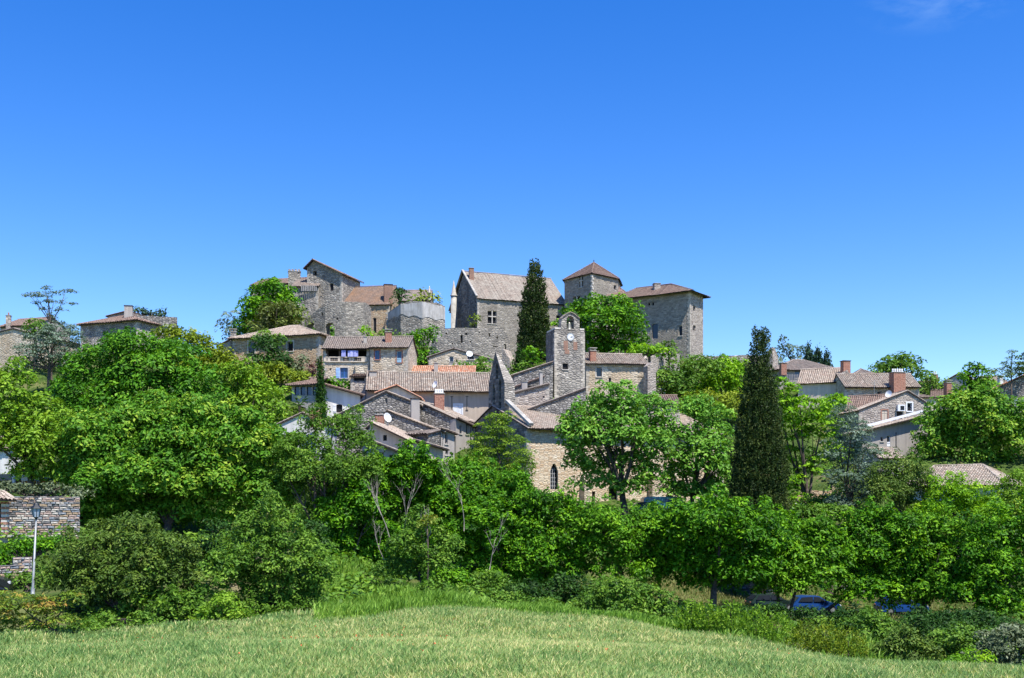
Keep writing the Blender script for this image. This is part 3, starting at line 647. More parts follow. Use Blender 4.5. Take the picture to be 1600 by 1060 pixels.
# pale raking coping on the hall gable
def coping_line(parent, P, Q, w_=.35, h=.22, mat='coping'):
    P, Q = np.array(P, float), np.array(Q, float); d = Q - P; L = np.linalg.norm(d); d /= L; a = np.cross(d, Z); a /= np.linalg.norm(a); b = np.cross(a, d)
    M = MB(); M.obox((P + Q) / 2, d, a, b, L, w_, h); return M.build('coping', MT[mat], parent)
hall = bpy.data.objects['castle_hall']
p0 = at(746,0,185)[:2]; p1 = at(884,0,191)[:2]; u_ = (p1-p0)/np.linalg.norm(p1-p0); n_ = np.array((-u_[1],u_[0]))
zr = zat(431, (p0+u_*7.5+n_*7)[1]); zl = zat(465,185)
rp = p0+n_*7-u_*.25; fp = p0-n_*.35-u_*.25; bp = p0+n_*14.3-u_*.25
coping_line(hall, (*fp, zl+.15), (*rp, zr+.35)); coping_line(hall, (*bp, zl+.15), (*rp, zr+.35))

def polytower(name, label, pts, eave, apex, mat, tile, wins=(), oh=.4, cat='tower', flat=True, base=None, mats=None, fin=True, zapex=None):
    P = [at(a, 0, Y)[:2] for a, Y in pts]; c = sum(P) / len(P); ze = zat(eave[1], eave[0]); zg = min(gz(*p) for p in P) - .8
    H = empty(name, (c[0], c[1], zg), label, cat)
    za = zat(apex, c[1]); faces = []
    for i in range(len(P)):
        a, b = P[i], P[(i + 1) % len(P)]; d = (b - a) / np.linalg.norm(b - a); nn_ = np.array((d[1], -d[0]))
        if nn_.dot((a + b) / 2 - c) < 0: nn_ = -nn_
        faces.append(Face(a, b, nn_))
    for wn in wins: window(H, faces[wn[0]], *wn[1:5], **(wn[5] if len(wn) > 5 else {}))
    for i, fc in enumerate(faces):
        M = MB(); panel(M, fc.P, fc.u, fc.L, zg, [(0, ze), (fc.L, ze)], fc.holes, fc.n, .3, uo=i * 7.3); M.build('wall', MT[(mats or {}).get(i, mat)], H)
    T = MB(); ap = np.array((*c, za))
    O = [np.array((*(c + (p - c) * (1 + oh / np.linalg.norm(p - c))), ze - .05)) for p in P]
    for i in range(len(P)):
        tiles(T, O[i], O[(i + 1) % len(P)], ap, ap, clip=True, flat=flat, pitch=.3, step=.35, thick=.12)
        ridge(T, O[i] + Z * .05, ap + Z * .05, .12)
    T.build('roof', [MT[tile], MT['darkwood']], H)
    if fin:
        M = MB(); M.lathe(ap, [(.1, 0), (.07, .2), (.13, .3), (.03, .4), (.015, .65)], 8); M.build('finial', MT['metal'], H, True)
    return H, faces
polytower('stair_tower', 'square castle tower with pyramid tile roof and pale corner, taller than the hall', [(882,189.5),(925,184),(965.5,188.5),(970,194),(935,199),(890,196)], (184,427), 410.5, 'castle', 'tile_keep',
      wins=[(0,905,431,911,449,XW),(0,895,463,907,477,XW),(1,959,446,963,453,DK)])
# pale quoins on the tower corner
tw = bpy.data.objects['stair_tower']; M = MB(); pc = at(925, 0, 184)
for k in range(24):
    z = zat(427,184) - .5 - k * .42; M.box((pc[0] + (.1 if k % 2 else -.04), pc[1] + .06, z), .36, .3, .34, 0, .75)
M.build('quoins', MT['trim'], tw)
house('low_castle_wing', 'low castle wing under a small hipped dark red tile roof beside the tower', (948,186), (992,188), 7, 465, 'hip', 'castle', ridge_py=446, f=.5, hipin=(3.0,1.8), tile='tile_keep', flat=True, pitch=.3, cat='castle', oh=.2)
house('castle_keep', 'tall square castle keep with broad hipped brown roof at the right end of the hilltop', (962,187.5), (1078,180), 5.4, 466, 'hip', 'castle', ridge_py=447.5, f=.5, hipin=(2.6,4.6), tile='tile_keep', oh=1.0,
      flat=True, pitch=.3, cat='castle', matR='pinkstone', wins=[('F',1019,506,1028,530,dict(arch=.35,pane='glass',frame='trim')),('F',1060,509,1066,525,dict(frame='trim')),('F',1012,473,1016,478,DK),('F',1018,472,1022,478,DK),  # lighter stone on the right face: sun brightness put into the colour
      ('R',1083,478,1087,486,DK),('R',1083,509,1087,517,DK)], chims=[(1021,1031,444,453,185,dict(mat='pinkstone',depth=1.0))])
# turret with white cone beside the hall gable
H = empty('corner_turret', at(709,560,192), 'slim round turret with sharp white conical cap left of the castle hall', 'turret')
c = at(709,0,192); M = MB(); c0 = np.array((c[0],c[1],0)); r = .5; M.lathe(c0, [(r,zat(560,192)-3),(r,zat(463,192))], 12); M.build('shaft', MT['coping'], H, True)
M = MB(); M.lathe(c0, [(r+.12,zat(463,192)),(r+.12,zat(461.5,192)),(r-.02,zat(461,192)),(.02,zat(438,192))], 12); M.build('cone', MT['trim'], H)

# old castle, left cluster
def tower_top(H, faces, P3, L, ze): pass
house('left_castle_wing', 'low stone castle wing with thin tile roof, mostly behind the round green tree', (393,196), (470,194), 8, 446, 'along', 'castle', ridge_py=437, f=.5, tile='tile_brown', oh=.4, cat='castle', chims=[(450.5,469.5,426,452,190,dict(mat='ruin',depth=1.6,cap='stone'))])
M = MB(); Hc = bpy.data.objects['left_castle_wing']
for k in range(4): q = at(452.5+k*4.9,423.5,189.5); M.box(q, .32, .5, .5)
M.build('merlons', MT['pinkstone'], Hc)
house('ruined_castle_tower', 'tall ruined castle tower with curved tiled gable roof and one small window', (480,186), (534,184), 7, 418, 'across', 'ruin', peak=(490.5,407.5), eaveB=428, tile='tile_brown', oh=.5, oe=.6, cat='tower',
      wins=[('F',515,443,521,455,DK),('F',500,462,502.5,464.5,DK),('F',509,478,511,480,DK),('F',489,424,495,431,dict(pane='dark',sill=False,rev=.5)),('F',494,470,496,472,DK)])
house('shed_roof_lean_to', 'small lean-to against the ruined tower with tile roof and grey wooden slatted opening', (456,185), (497,184.5), 3, 448, 'shed', 'ruin', ridge_py=438, tile='tile_grey', oh=.35, cat='building')
lt = bpy.data.objects['shed_roof_lean_to']
for k in range(9):
    q = at(471.5 + k * 2.8, 450.7, 184.2); M = MB(); M.box(q, .2, .05, .95); M.build('slat', MT['greywood'], lt)
house('rust_roofed_castle_range', 'castle range with big rust and brown tile roof between ruined tower and bastion', (530,184), (608,183), 9, 477, 'along', 'ochre', ridge_py=449, f=.55, tile='tile_rust', oh=.3, flat=True, pitch=.3, cat='castle',
      wins=[('F',583,497,588,520,DK)], chims=[(600,613,446,470,184,dict(mat='brownbrick',cap='dark',depth=1.2)),])
house('grey_roofed_castle_range', 'castle range with low grey tile roof rising behind the white-topped bastion', (606,190), (672,190), 8, 470, 'along', 'ruin', ridge_py=455, tile='tile_grey', oh=.3, flat=True, pitch=.3, cat='castle')
chainwall('round_ruined_wall', 'ruined grey castle wall with two arched openings below the tall tower', [(476,177),(508,174),(540,173),(568,174.5),(580,178)],
      [[(476,497),(484,494),(496,484),(508,478)], [(508,478),(516,473.5),(528,472),(540,472)], [(540,472),(568,472)], [(568,472),(574,475),(580,481)], 480], 1.2, 'ruin',
      holes=[(478.5,505,493,519.5,1),(508.5,505,523,527,.7),(526,497,528.5,500,0),(502,489,505,493,0),(546,485,548,487,0),(560,498,562,500,0)], jag=.12, cat='ruin')
# bastion with white rendered top
chainwall('bastion_wall', 'rounded stone bastion with smooth white rendered band along its top', [(606,180),(626,175),(660,173.5),(695.5,176)], [[(606,489),(626,475)],[(626,475),(640,470.5),(660,471)],[(660,471),(685,474),(695,479)],479], 1.0, 'ruin', jag=.03)
H = bpy.data.objects['bastion_wall']; M = MB()
pl = [(606,180),(626,175),(660,173.5),(695.5,176)]; topr=[490,476,472,480]; botr=[500,492,496,501]
for i in range(3):
    a, b = at(pl[i][0],0,pl[i][1]-.06)[:2], at(pl[i+1][0],0,pl[i+1][1]-.06)[:2]
    k = 8
    for j in range(k):
        t0, t1 = j/k, (j+1)/k; A = a+(b-a)*t0; B = a+(b-a)*t1
        zb0 = zat(botr[i]+(botr[i+1]-botr[i])*t0 + math.sin((i*8+j)*1.3)*1.6, A[1]); zb1 = zat(botr[i]+(botr[i+1]-botr[i])*t1 + math.sin((i*8+j+1)*1.3)*1.6, B[1])
        zt0 = zat(topr[i]+(topr[i+1]-topr[i])*t0, A[1]); zt1 = zat(topr[i]+(topr[i+1]-topr[i])*t1, B[1])
        M.poly([(*A,zb0),(*B,zb1),(*B,zt1),(*A,zt0)], [(i*8+j,zb0),(i*8+j+1,zb1),(i*8+j+1,zt1),(i*8+j,zt0)])
M.build('render_band', MT['cement'], H)
M = MB(); q = at(671,447,177); M.lathe(q - Z*2.4, [(.16,0),(.16,1.2),(.22,1.3),(.1,1.5),(.14,1.9),(.02,2.4)], 8); M.build('finial', MT['trim'], H, True)
chainwall('rampart_wall', 'high grey ruined rampart wall with narrow slit openings below the castle hall', [(668,166),(682,165),(740,164),(797,165)],
      [[(668,560),(676,530),(682,513)], [(682,513),(740,512.5)], [(740,512.5),(785,513),(792,520),(797,532)], 532], 1.1, 'ruin', jag=.06, holes=[(719.5,524,723,536,0),(787,538,791,546,0),(696,520,699,523,0),(727,520,730,523,0),(734,533,736.5,535,0),(763,521,766,526,0),(775,526,778,530,0),(748,519,750,521,0),(706,536,708,538,0),(770,541,778,542.5,0)], cat='ruin')
chainwall('broken_buttress', 'broken stump of pale masonry at the foot of the rampart beside the cypress', [(784,163),(803,162)], [[(784,545),(789,545),(791,556),(796,558),(798,575),(803,590)],590], 2.0, 'pinkstone', jag=.35, sub=.4, cat='ruin')
chainwall('terrace_parapet', 'long grey terrace parapet wall running right from the castle keep', [(1090,176),(1130,175),(1165,175),(1200,176)], [557,556.5,555,556], .6, 'ruin', jag=.03)
chainwall('jagged_wall_remnant', 'jagged upright remnant of pinkish wall rising just right of the big cypress', [(1194,172),(1207,171),(1216,172)], [[(1194,566),(1200,548),(1207,543)],[(1207,543),(1212,546),(1216,560)],560], .9, 'pinkstone', jag=.12, cat='ruin')
chainwall('garden_wall', 'pale broken garden wall under the castle keep', [(1008,150),(1040,158),(1062,164)], [[(1008,560),(1020,556),(1040,558)],[(1040,554),(1055,549),(1062,556)],556], .8, 'pinkstone', jag=.2)

# ---------------------------------------------------------------- houses, left skyline
house('pale_gable_house', 'pale stone house with low gable at the left edge, left of the cedar', (-30,160), (59,157), 9, 526, 'across', 'pale', peak=(22,514.5), eaveB=525, tile='tile_grey', oh=.3)
house('far_left_tiled_house', 'far left house with brown tile roof and slim round chimney above the pale gable', (0,172), (54,170), 8, 511, 'along', 'greyplaster', ridge_py=499, tile='tile_brown', oh=.5, chims=[(10,17,494,511,171,dict(mat='pinkstone',depth=.6,pots=1))],
      wins=[('F',24,516,34,528,dict(style='bars'))])
house('hip_roofed_skyline_house', 'stone house with hipped tile roof at skyline behind the big green trees', (126,164), (214,160), 8, 507.5, 'hip', 'ruin', ridge_py=495, tile='tile_brown', oh=.5, f=.5, hipin=(4,4), wins=[('F',193,512,204,520,dict(pane='dark'))])
house('skyline_gable_house', 'taller skyline house with dark gable and a broad rendered chimney stack', (168,168), (200,167), 6, 495, 'shedx', 'ruin', eaveB=487, tile='tile_brown', oh=.3, chims=[(195,207,479,499,164,dict(mat='greyplaster',cap='dark',depth=1.0))])
house('flat_topped_stone_house', 'grey rubble house with level top and blue window at the left skyline', (206,163), (277,165), 8, 493, 'flat', 'grey', wins=[('F',252,510,264,522,dict(style='casement',pane='blueglass',surround='offwhite'))], eaveB=496, tile='tile_grey')
# ---------------------------------------------------------------- upper row
house('orange_hipped_house', 'stone house with broad orange hipped tile roof below the castle trees', (364,151), (499,147), 9, 529, 'hip', 'ochre', ridge_py=511, f=.5, hipin=(6.2,5.6), tile='tile_pink', oh=.55, cornice=True, matL='greyplaster',
      wins=[('F',388,534,398,552,dict(style='casement',surround='trim')),('F',449,534,458,549,dict(surround='trim',pane='dark'))], chims=[(360,369,519,533,152,dict(mat='ruin',cap='raised',depth=.6))])
house('orange_house_side_wing', 'low shaded wing with sloping roof at left of the orange hipped house', (342,153), (366,151.5), 7, 541, 'shedx', 'greyplaster', eaveB=529, tile='tile_brown', oh=.2)
def loggia(H, faces, P3, L, ze):
    f_ = faces['F']
    u0, zt = f_.hit(509, 545); u1, zb = f_.hit(572, 566)
    ux = np.array((f_.u[0], f_.u[1], 0)); un = np.array((f_.n[0], f_.n[1], 0)); zr_ = f_.hit(509, 558)[1]
    M = MB(); M.obox(f_.W((u0+u1)/2, zr_-.04, .03), ux, un, Z, u1-u0, .25, .12); M.obox(f_.W((u0+u1)/2, zb+.05, .03), ux, un, Z, u1-u0, .25, .14)
    for px in (508.5, 514, 530.5, 534, 547.5, 551, 567, 571.5):
        uu = f_.hit(px, 560)[0]; M.obox(f_.W(uu, (zr_+zb)/2, .03), ux, un, Z, .35, .18, zr_-zb-.1)
    b = M.build('balustrade', MT['cream'], H)
    for g0, g1 in ((516,529),(536,546.5),(552.5,565.5)):
        for k in range(5):
            uu = f_.hit(g0+(g1-g0)*(k+.5)/5, 560)[0]; M = MB(); M.lathe(f_.W(uu, zb+.1, .03), [(.05,0),(.09,.2),(.04,.5),(.06,max(.52,zr_-zb-.2))], 6); M.build('baluster', MT['pinkstone'], b)
    for px in (511, 530.5, 552): 
        uu = f_.hit(px, 550)[0]; M = MB(); M.obox(f_.W(uu, (zt+zr_)/2, -.1), ux, un, Z, .16, .16, zt-zr_); M.build('post', MT['wood'], H)
    uu, zz = f_.hit(556, 575); M = MB(); a = f_.W(f_.hit(554,573)[0], f_.hit(554,573)[1], .1); c_ = f_.W(f_.hit(564,582)[0], f_.hit(564,582)[1], 1.0)
    M.obox((a+c_)/2, (c_-a)/np.linalg.norm(c_-a), un, Z, np.linalg.norm(c_-a), .4, .06); M.build('awning', MT['greymetal'], H)
house('loggia_house', 'stone house with dark covered balcony, balustrade and blue shuttered window below', (505,140), (578,140), 7, 544, 'along', 'pale', ridge_py=529, tile='tile_grey', oh=.5, extra=loggia,
      wins=[('F',509,545,573,565,dict(pane='dark',sill=False,rev=1.6)),('F',531.5,575,543.5,591,dict(style='shut_l',frame='strongblue',shutter='blue',surround='trim',pane='blueglass')),('F',515,575,518,579,dict(pane='dark',sill=False))],
      chims=[(568,573,527,536,141.5,dict(mat='greyplaster',depth=.4))])
for (xa, xb, ya, yb, nm) in ((534,541,548,558,'small lilac sheet hanging in the dark balcony'),(544,560,548.5,558,'wide lilac sheet hanging in the dark balcony')):
    M = MB(); a, b = at(xa,ya,139.95), at(xb,yb,139.95); k = 8
    for j in range(k):
        xA, xB = a[0]+(b[0]-a[0])*j/k, a[0]+(b[0]-a[0])*(j+1)/k; yA, yB = a[1]-.3+.05*math.sin(j*2), a[1]-.3+.05*math.sin((j+1)*2)
        M.poly([(xA,yA,b[2]),(xB,yB,b[2]),(xB,yB+.0,a[2]),(xA,yA+.0,a[2])])
        M.poly([(xA,yA+.02,b[2]),(xB,yB+.02,b[2]),(xB,yB+.02,a[2]),(xA,yA+.02,a[2])])
    tag(M.build('hanging_sheet', MT['lilac']), nm, 'laundry')
house('blue_window_house', 'stone house with brick-framed blue windows and a square chimney, right of the balcony house', (578,139.6), (637,139.2), 7, 543, 'along', 'pale', ridge_py=528, tile='tile_grey', oh=.45,
      wins=[('F',586,548,593,562,dict(frame='strongblue',pane='blueglass',surround='brick')),('F',620,549,627.5,567,dict(style='half',frame='teal',pane='blueglass',surround='brick',shutter='teal'))],
      chims=[(602,611.5,520,535,141,dict(mat='brick',cap='raised'))])
house('small_gable_cottage', 'small pale stone cottage with low gable and satellite dish under the rampart', (670,151), (776,151), 6, 559, 'across', 'pale', peak=(709,546), eaveB=565, tile='tile_grey', oh=.25,
      wins=[('F',702,557,708.5,571,dict(style='half',frame='white',shutter='greywood',pane='glass')),('F',712,562,714.5,566,DK),('F',730,553,741,562,dict(style='plain',pane='glass',frame='white'))], extra=lambda H, f, P, L, z: dish(H, 733.5, 553.5, 150, .45, .2))
house('orange_roofed_lean_to', 'low building with bright orange tile roof tucked behind the long grey roof', (634,141), (741,141), 5, 588, 'along', 'pale', ridge_py=574.5, tile='tile_orange', oh=.3, chims=[(678,684,568,580,142,dict(mat='greyplaster',depth=.5))])
house('low_wall_house', 'low dark-roofed outbuilding with rough wall below the balcony house', (548,133), (578,133), 4, 589, 'shed', 'pinkstone', ridge_py=585, tile='tile_brown', oh=.3, wins=[('F',552,589.5,570,596,dict(pane='dark',sill=False))], chims=[(577,588,582,592,131,dict(mat='greyplaster',cap='dark'))])
def irons(H, faces, P3, L, ze):
    f_ = faces['F']; ux = np.array((f_.u[0], f_.u[1], 0)); un = np.array((f_.n[0], f_.n[1], 0))
    for px in (706, 729.5):
        u0, z1 = f_.hit(px, 620); z0 = f_.hit(px, 641)[1]; M = MB(); M.obox(f_.W(u0, (z0+z1)/2, .04), ux, un, Z, .06, .05, z1-z0)
        M.obox(f_.W(u0, z1, .04), ux, un, Z, .3, .05, .06); M.obox(f_.W(u0, z0, .04), ux, un, Z, .3, .05, .06); M.build('wall_tie', MT['metal'], H)
    dish(H, 680.5, 601, 127.2, .42, -.9)
house('long_roofed_house', 'long beige rendered house with broad grey-brown tile roof and white shuttered window', (573,128), (770,129.5), 8, 607, 'along', 'beige', ridge_py=584, tile='tile_mix', oh=.75, cornice=True, extra=irons,
      wins=[('F',710,633,721.5,652,dict(style='closed',shutter='white',surround='white'))])
# ---------------------------------------------------------------- middle houses
house('blue_glazed_house', 'low hip-roofed building with blue glazed front beside the small cypress', (456,132), (498,131), 7, 602, 'hip', 'greyplaster', ridge_py=592, hipin=(3,3), tile='tile_brown', oh=.6,
      wins=[('F',460+k*9.5,604,468+k*9.5,618,dict(frame='metal',pane='blueglass',sill=False)) for k in range(4)])
house('white_house', 'white rendered house with roof sloping down to the right and one white shutter', (504,125), (563,126), 7, 602, 'shedx', 'whiteplaster', eaveB=618.5, tile='tile_brown', oh=.4, oe=.75,
      wins=[('F',525.5,632,535,645,dict(style='shut_l',shutter='white',pane='dark',frame='wood',arch=.3))])
house('grey_gable_house', 'large grey rubble gable with narrow slit window and red tile edging', (523,119), (657,120), 8, 652, 'across', 'grey', peak=(603,613), eaveB=634, tile='tile_mix', oh=.2,
      wins=[('F',601.5,622,605,631,DK)], chims=[(642,655,624,658,118.5,dict(mat='greyplaster',depth=.9,cap='dark')),])
house('red_edged_gable_house', 'gable with new red tile verge rising just behind the large grey rubble gable', (590,124), (655,124), 6, 615, 'across', 'cream', peak=(620,604), eaveB=622, tile='tile_orange', oh=.3, oe=.3)
house('tall_rubble_house', 'long grey rubble side wall under a falling verge, with shaded plaster front at right', (652,122), (712,120), 5, 628, 'shedx', 'grey', eaveB=656, tile='tile_mix', oh=.1,
      chims=[(678.5,693.5,616,646,123,dict(mat='brick',cap='stone',pots=4,pcol='white',depth=.9))])
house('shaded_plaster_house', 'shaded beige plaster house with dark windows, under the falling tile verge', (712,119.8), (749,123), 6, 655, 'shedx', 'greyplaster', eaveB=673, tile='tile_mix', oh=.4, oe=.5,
      wins=[('F',718,665,721.5,678,dict(pane='dark')),('F',728,663,732,679,dict(pane='dark')),('F',738,668,741,680,dict(pane='dark'))])
house('lower_rubble_gable', 'lower grey rubble gable with white satellite dish and brick chimney on its left', (575,115), (692,114), 7, 668, 'across', 'grey', peak=(605,643), eaveB=676, tile='tile_mix', oh=.3,
      wins=[('F',612,655,615,658,DK)], chims=[(586,600,649,665,113,dict(mat='brick',cap='raised',depth=.9))], extra=lambda H, f, P, L, z: dish(H, 604.5, 653, 112.5, .5, .9))
house('narrow_plaster_front', 'narrow grey plaster front with one tall dark window beside the rubble gable', (687,113.8), (710,115), 5, 671, 'shedx', 'greyplaster', eaveB=679, tile='tile_mix', oh=.3, oe=.4,
      wins=[('F',695.5,678,699.5,694,dict(pane='dark')),('F',696,704,700,711,dict(pane='dark'))])
house('tile_porch_house', 'small grey wall with a short row of thick tiles projecting over it', (630,112), (669,111), 3, 680, 'shed', 'grey', ridge_py=674, tile='tile_grey', oh=.6, pitch=.3, wins=[('F',650,681,662,688,dict(pane='blueglass',frame='greymetal'))])
house('cream_barred_house', 'cream plaster house with small barred window under a long falling tile verge', (578,108.5), (643,107.5), 6, 660, 'shedx', 'cream', eaveB=691, tile='tile_pink', oh=.3, oe=.7,
      wins=[('F',598.5,680,604.5,689,dict(style='bars',frame='metal',pane='dark',sill=False))])
house('cream_house_wing', 'low cream wing with ochre tile verge ending above the dark green trees', (643,107.4), (692,110), 6, 689, 'shedx', 'beige', eaveB=703, tile='tile_mix', oh=.5, oe=.5, wins=[('F',651,706,656,714,dict(pane='dark')),('F',668,700,672,710,dict(pane='glass'))])
house('grey_shuttered_house', 'low house with grey shutters half behind the trees below the cream house', (566,104), (628,104.5), 4, 685, 'shedx', 'offwhite' if False else 'greyplaster', eaveB=709, tile='tile_mix', oh=.3, oe=.6,
      wins=[('F',583,706,590,722,dict(style='closed',shutter='offwhite')),('F',593,707,600,722,dict(pane='dark')),('F',608,711,614,722,dict(pane='dark'))])
house('pale_gable_cottage', 'pale plaster gable with thick terracotta chimney, rising from the trees left of centre', (436,106), (508,106), 7, 664, 'across', 'whiteplaster', peak=(473,647), eaveB=661, tile='tile_grey', oh=.3,
      chims=[(484,502,639,654,104.5,dict(mat='brick',cap='stone',depth=1.0))])
# ---------------------------------------------------------------- bell tower and its neighbours
BT, bf, _, _ = house('bell_tower', 'square grey stone bell tower with white clock and open arch holding a bell', (866.5,133), (913.5,134), 3.6, 515, 'flat', 'bell', cat='tower', matL='darkstone', tile='tile_grey',  # left side in darker stone, its shade painted in
      wins=[('F',879,568,887.5,577.5,dict(pane='dark',sill=True,frame='darkwood')),('L',864,560,865,565,DK)])
f_ = bf['F']; uxb = np.array((f_.u[0], f_.u[1], 0)); unb = np.array((f_.n[0], f_.n[1], 0))
ua = f_.hit(877,500)[0]; ub = f_.hit(905.5,500)[0]; zb0 = f_.hit(890,516)[1]
pr = [f_.hit(*q) for q in ((877,498),(880,495.5),(885,491),(891,488.5),(897,491),(902,495.5),(905.5,498))]; pr = [(a-ua, b) for a, b in pr]
ho = dict(u0=f_.hit(885.3,500)[0]-ua, u1=f_.hit(897,500)[0]-ua, z0=f_.hit(890,514)[1], z1=f_.hit(891,494)[1], arch=1)
M = MB(); th = 1.1; Pb = f_.P + f_.u*ua
for k, (dd, nn_) in enumerate(((0, f_.n), (th, -f_.n))): panel(M, Pb - f_.n*dd, f_.u, ub-ua, zb0-.1, pr, [ho], nn_, th if k == 0 else .01)
for (a, za), (b, zb) in zip(pr[:-1], pr[1:]):
    A = Pb+f_.u*a; B = Pb+f_.u*b; M.poly([(*A,za),(*B,zb),(*(B-f_.n*th),zb),(*(A-f_.n*th),za)], [(0,0),(1,0),(1,1),(0,1)])
for a in (0, ub-ua):
    A = Pb+f_.u*a; z1 = pr[0][1]; M.poly([(*A,zb0-.1),(*(A-f_.n*th),zb0-.1),(*(A-f_.n*th),z1),(*A,z1)], [(0,zb0),(th,zb0),(th,z1),(0,z1)])
M.build('belfry', MT['bell'], BT)
M = MB()
for (a, za), (b, zb) in zip(pr[:-1], pr[1:]):
    A = np.array((*(Pb+f_.u*a-f_.n*th/2),za+.05)); B = np.array((*(Pb+f_.u*b-f_.n*th/2),zb+.05)); d = B-A; LL = np.linalg.norm(d); d/=LL
    M.obox((A+B)/2, d, unb, np.cross(d, unb)*-1, LL+.06, th+.25, .1)
M.build('belfry_coping', MT['tile_grey'], BT)
uc = f_.hit(891.2,505)[0]; zc = f_.hit(891,508.5)[1]; pc = f_.W(uc, zc, -.5)
M = MB(); M.lathe(pc, [(.42,-.45),(.4,-.36),(.3,-.1),(.24,.25),(.18,.42),(.05,.5)], 12); bell = M.build('bell', MT['bronze'], BT, True)
M = MB(); M.obox(pc+Z*.58, uxb, unb, Z, .9, .14, .16); M.build('yoke', MT['darkwood'], BT)
M = MB(); M.lathe(pc-Z*.72, [(.02,.4),(.03,.1),(.07,0)], 6); M.build('clapper', MT['metal'], bell)
# shoulders of the tower
M = MB()
for px0, px1, py in ((866.5,877,512.5),(905.5,913.5,513)):
    a = f_.hit(px0,py)[0]; b = f_.hit(px1,py)[0]; M.obox(f_.W((a+b)/2, zat(515,133.5)+.08, -1.7), uxb, unb, Z, b-a-.1, 3.4, .2)
M.build('shoulder', MT['stoneledge'], BT)
# clock
ucl, zcl = f_.hit(891.3, 526.8); cc = f_.W(ucl, zcl, .05); R_ = .43
def disc(M, c, r, off, n=24, th=.03):
    ring = [c + uxb*math.cos(t)*r + Z*math.sin(t)*r + unb*off for t in np.linspace(0, 2*math.pi, n, endpoint=False)]
    M.poly(ring); back = [p - unb*th for p in ring]
    for i in range(n): M.poly([ring[i], ring[(i+1)%n], back[(i+1)%n], back[i]])
M = MB(); disc(M, cc, R_, 0, th=.06); clk = M.build('clock_face', MT['white'], BT)
M = MB(); 
for i in range(24):
    t0, t1 = 2*math.pi*i/24, 2*math.pi*(i+1)/24
    g = lambda t, r: cc + uxb*math.cos(t)*r + Z*math.sin(t)*r + unb*.02
    M.poly([g(t0,R_),g(t1,R_),g(t1,R_+.05),g(t0,R_+.05)])
M.build('clock_rim', MT['greymetal'], clk)
M = MB()
for k in range(12):
    t = math.pi/6*k; d = uxb*math.cos(t)+Z*math.sin(t); M.obox(cc+d*R_*.84+unb*.012, d, np.cross(d,unb), unb, .09, .03, .01)
M.build('hour_marks', MT['metal'], clk)
M = MB()
for t, l, w_ in ((math.radians(8), .32, .035), (math.radians(-4), .22, .05)):
    d = uxb*math.cos(t)+Z*math.sin(t); M.obox(cc+d*l*.45+unb*.03, d, np.cross(d,unb), unb, l, w_, .012)
M.build('clock_hands', MT['metal'], clk)
M = MB(); u0 = f_.hit(881,540)[0]; u1 = f_.hit(902,540)[0]
for px, py, w_, h_ in ((884,540,.55,1.1),(899,541,.5,1.0),(886,550,.6,.5)):
    u0, z0 = f_.hit(px,py); M.obox(f_.W(u0,z0,.0), uxb, unb, Z, w_, .04, h_)
M.build('brick_patch', MT['brownbrick'], BT)

house('ochre_roofed_house', 'stone house with striped ochre tile roof and red chimney right of the bell tower', (916,138), (1013,139), 8, 568, 'along', 'pale', ridge_py=555, tile='tile_mix', oh=.4, cornice=True,
      wins=[('F',932,574,940.5,589,dict(surround='trim')),('F',996,589,1007,590.5,DK),('F',951,590,955,600,dict(pane='dark'))], chims=[(921,930.5,549,562,139,dict(mat='brick',cap='raised',depth=.8))])
chainwall('end_wall_buttress', 'tall narrow stone wall stub at the right end of the ochre-roofed house', [(1012,137),(1025,137.5)], [[(1012,572),(1016,566),(1025,567)],567], 1.0, 'pinkstone', jag=.04)
house('sloping_grey_house', 'grey rubble house whose roof climbs right to the bell tower', (803,131), (864,132), 6, 587, 'shedx', 'grey', eaveB=567, tile='tile_mix', oh=.15)
house('brown_verge_house', 'small house with red-brown verge and two slim rendered chimneys left of the bell tower', (799,128), (850,129), 4, 608, 'shedx', 'darkstone', eaveB=590, tile='tile_keep', oh=.1, chims=[(815,823.5,597,611,127,dict(mat='greyplaster',depth=.5)),(843,847.5,582,606,127.5,dict(mat='greyplaster',depth=.4))],
      wins=[('F',824,603,838,608,dict(pane='dark',sill=False))])
house('curved_wall_house', 'pale rough house with round-edged wall and thick sloping tile edge by the church', (804,124), (858,125), 5, 615, 'shedx', 'pinkstone', eaveB=601, tile='tile_grey', oh=.1, oe=.25,
      wins=[('F',840,611,842,614,DK),('F',848,619,851,622,DK)])
house('low_dark_gable', 'low dark rubble gable rising to the right just above the church roof', (826,119), (915,120), 5, 641, 'shedx', 'grey', eaveB=608, tile='tile_grey', oh=.1, matR='darkstone')
house('half_hidden_cottage', 'cottage with grey-brown tile roof peeping between the two plane trees', (1010,126), (1062,126), 6, 632, 'along', 'pinkstone', ridge_py=620, tile='tile_brown', oh=.3)
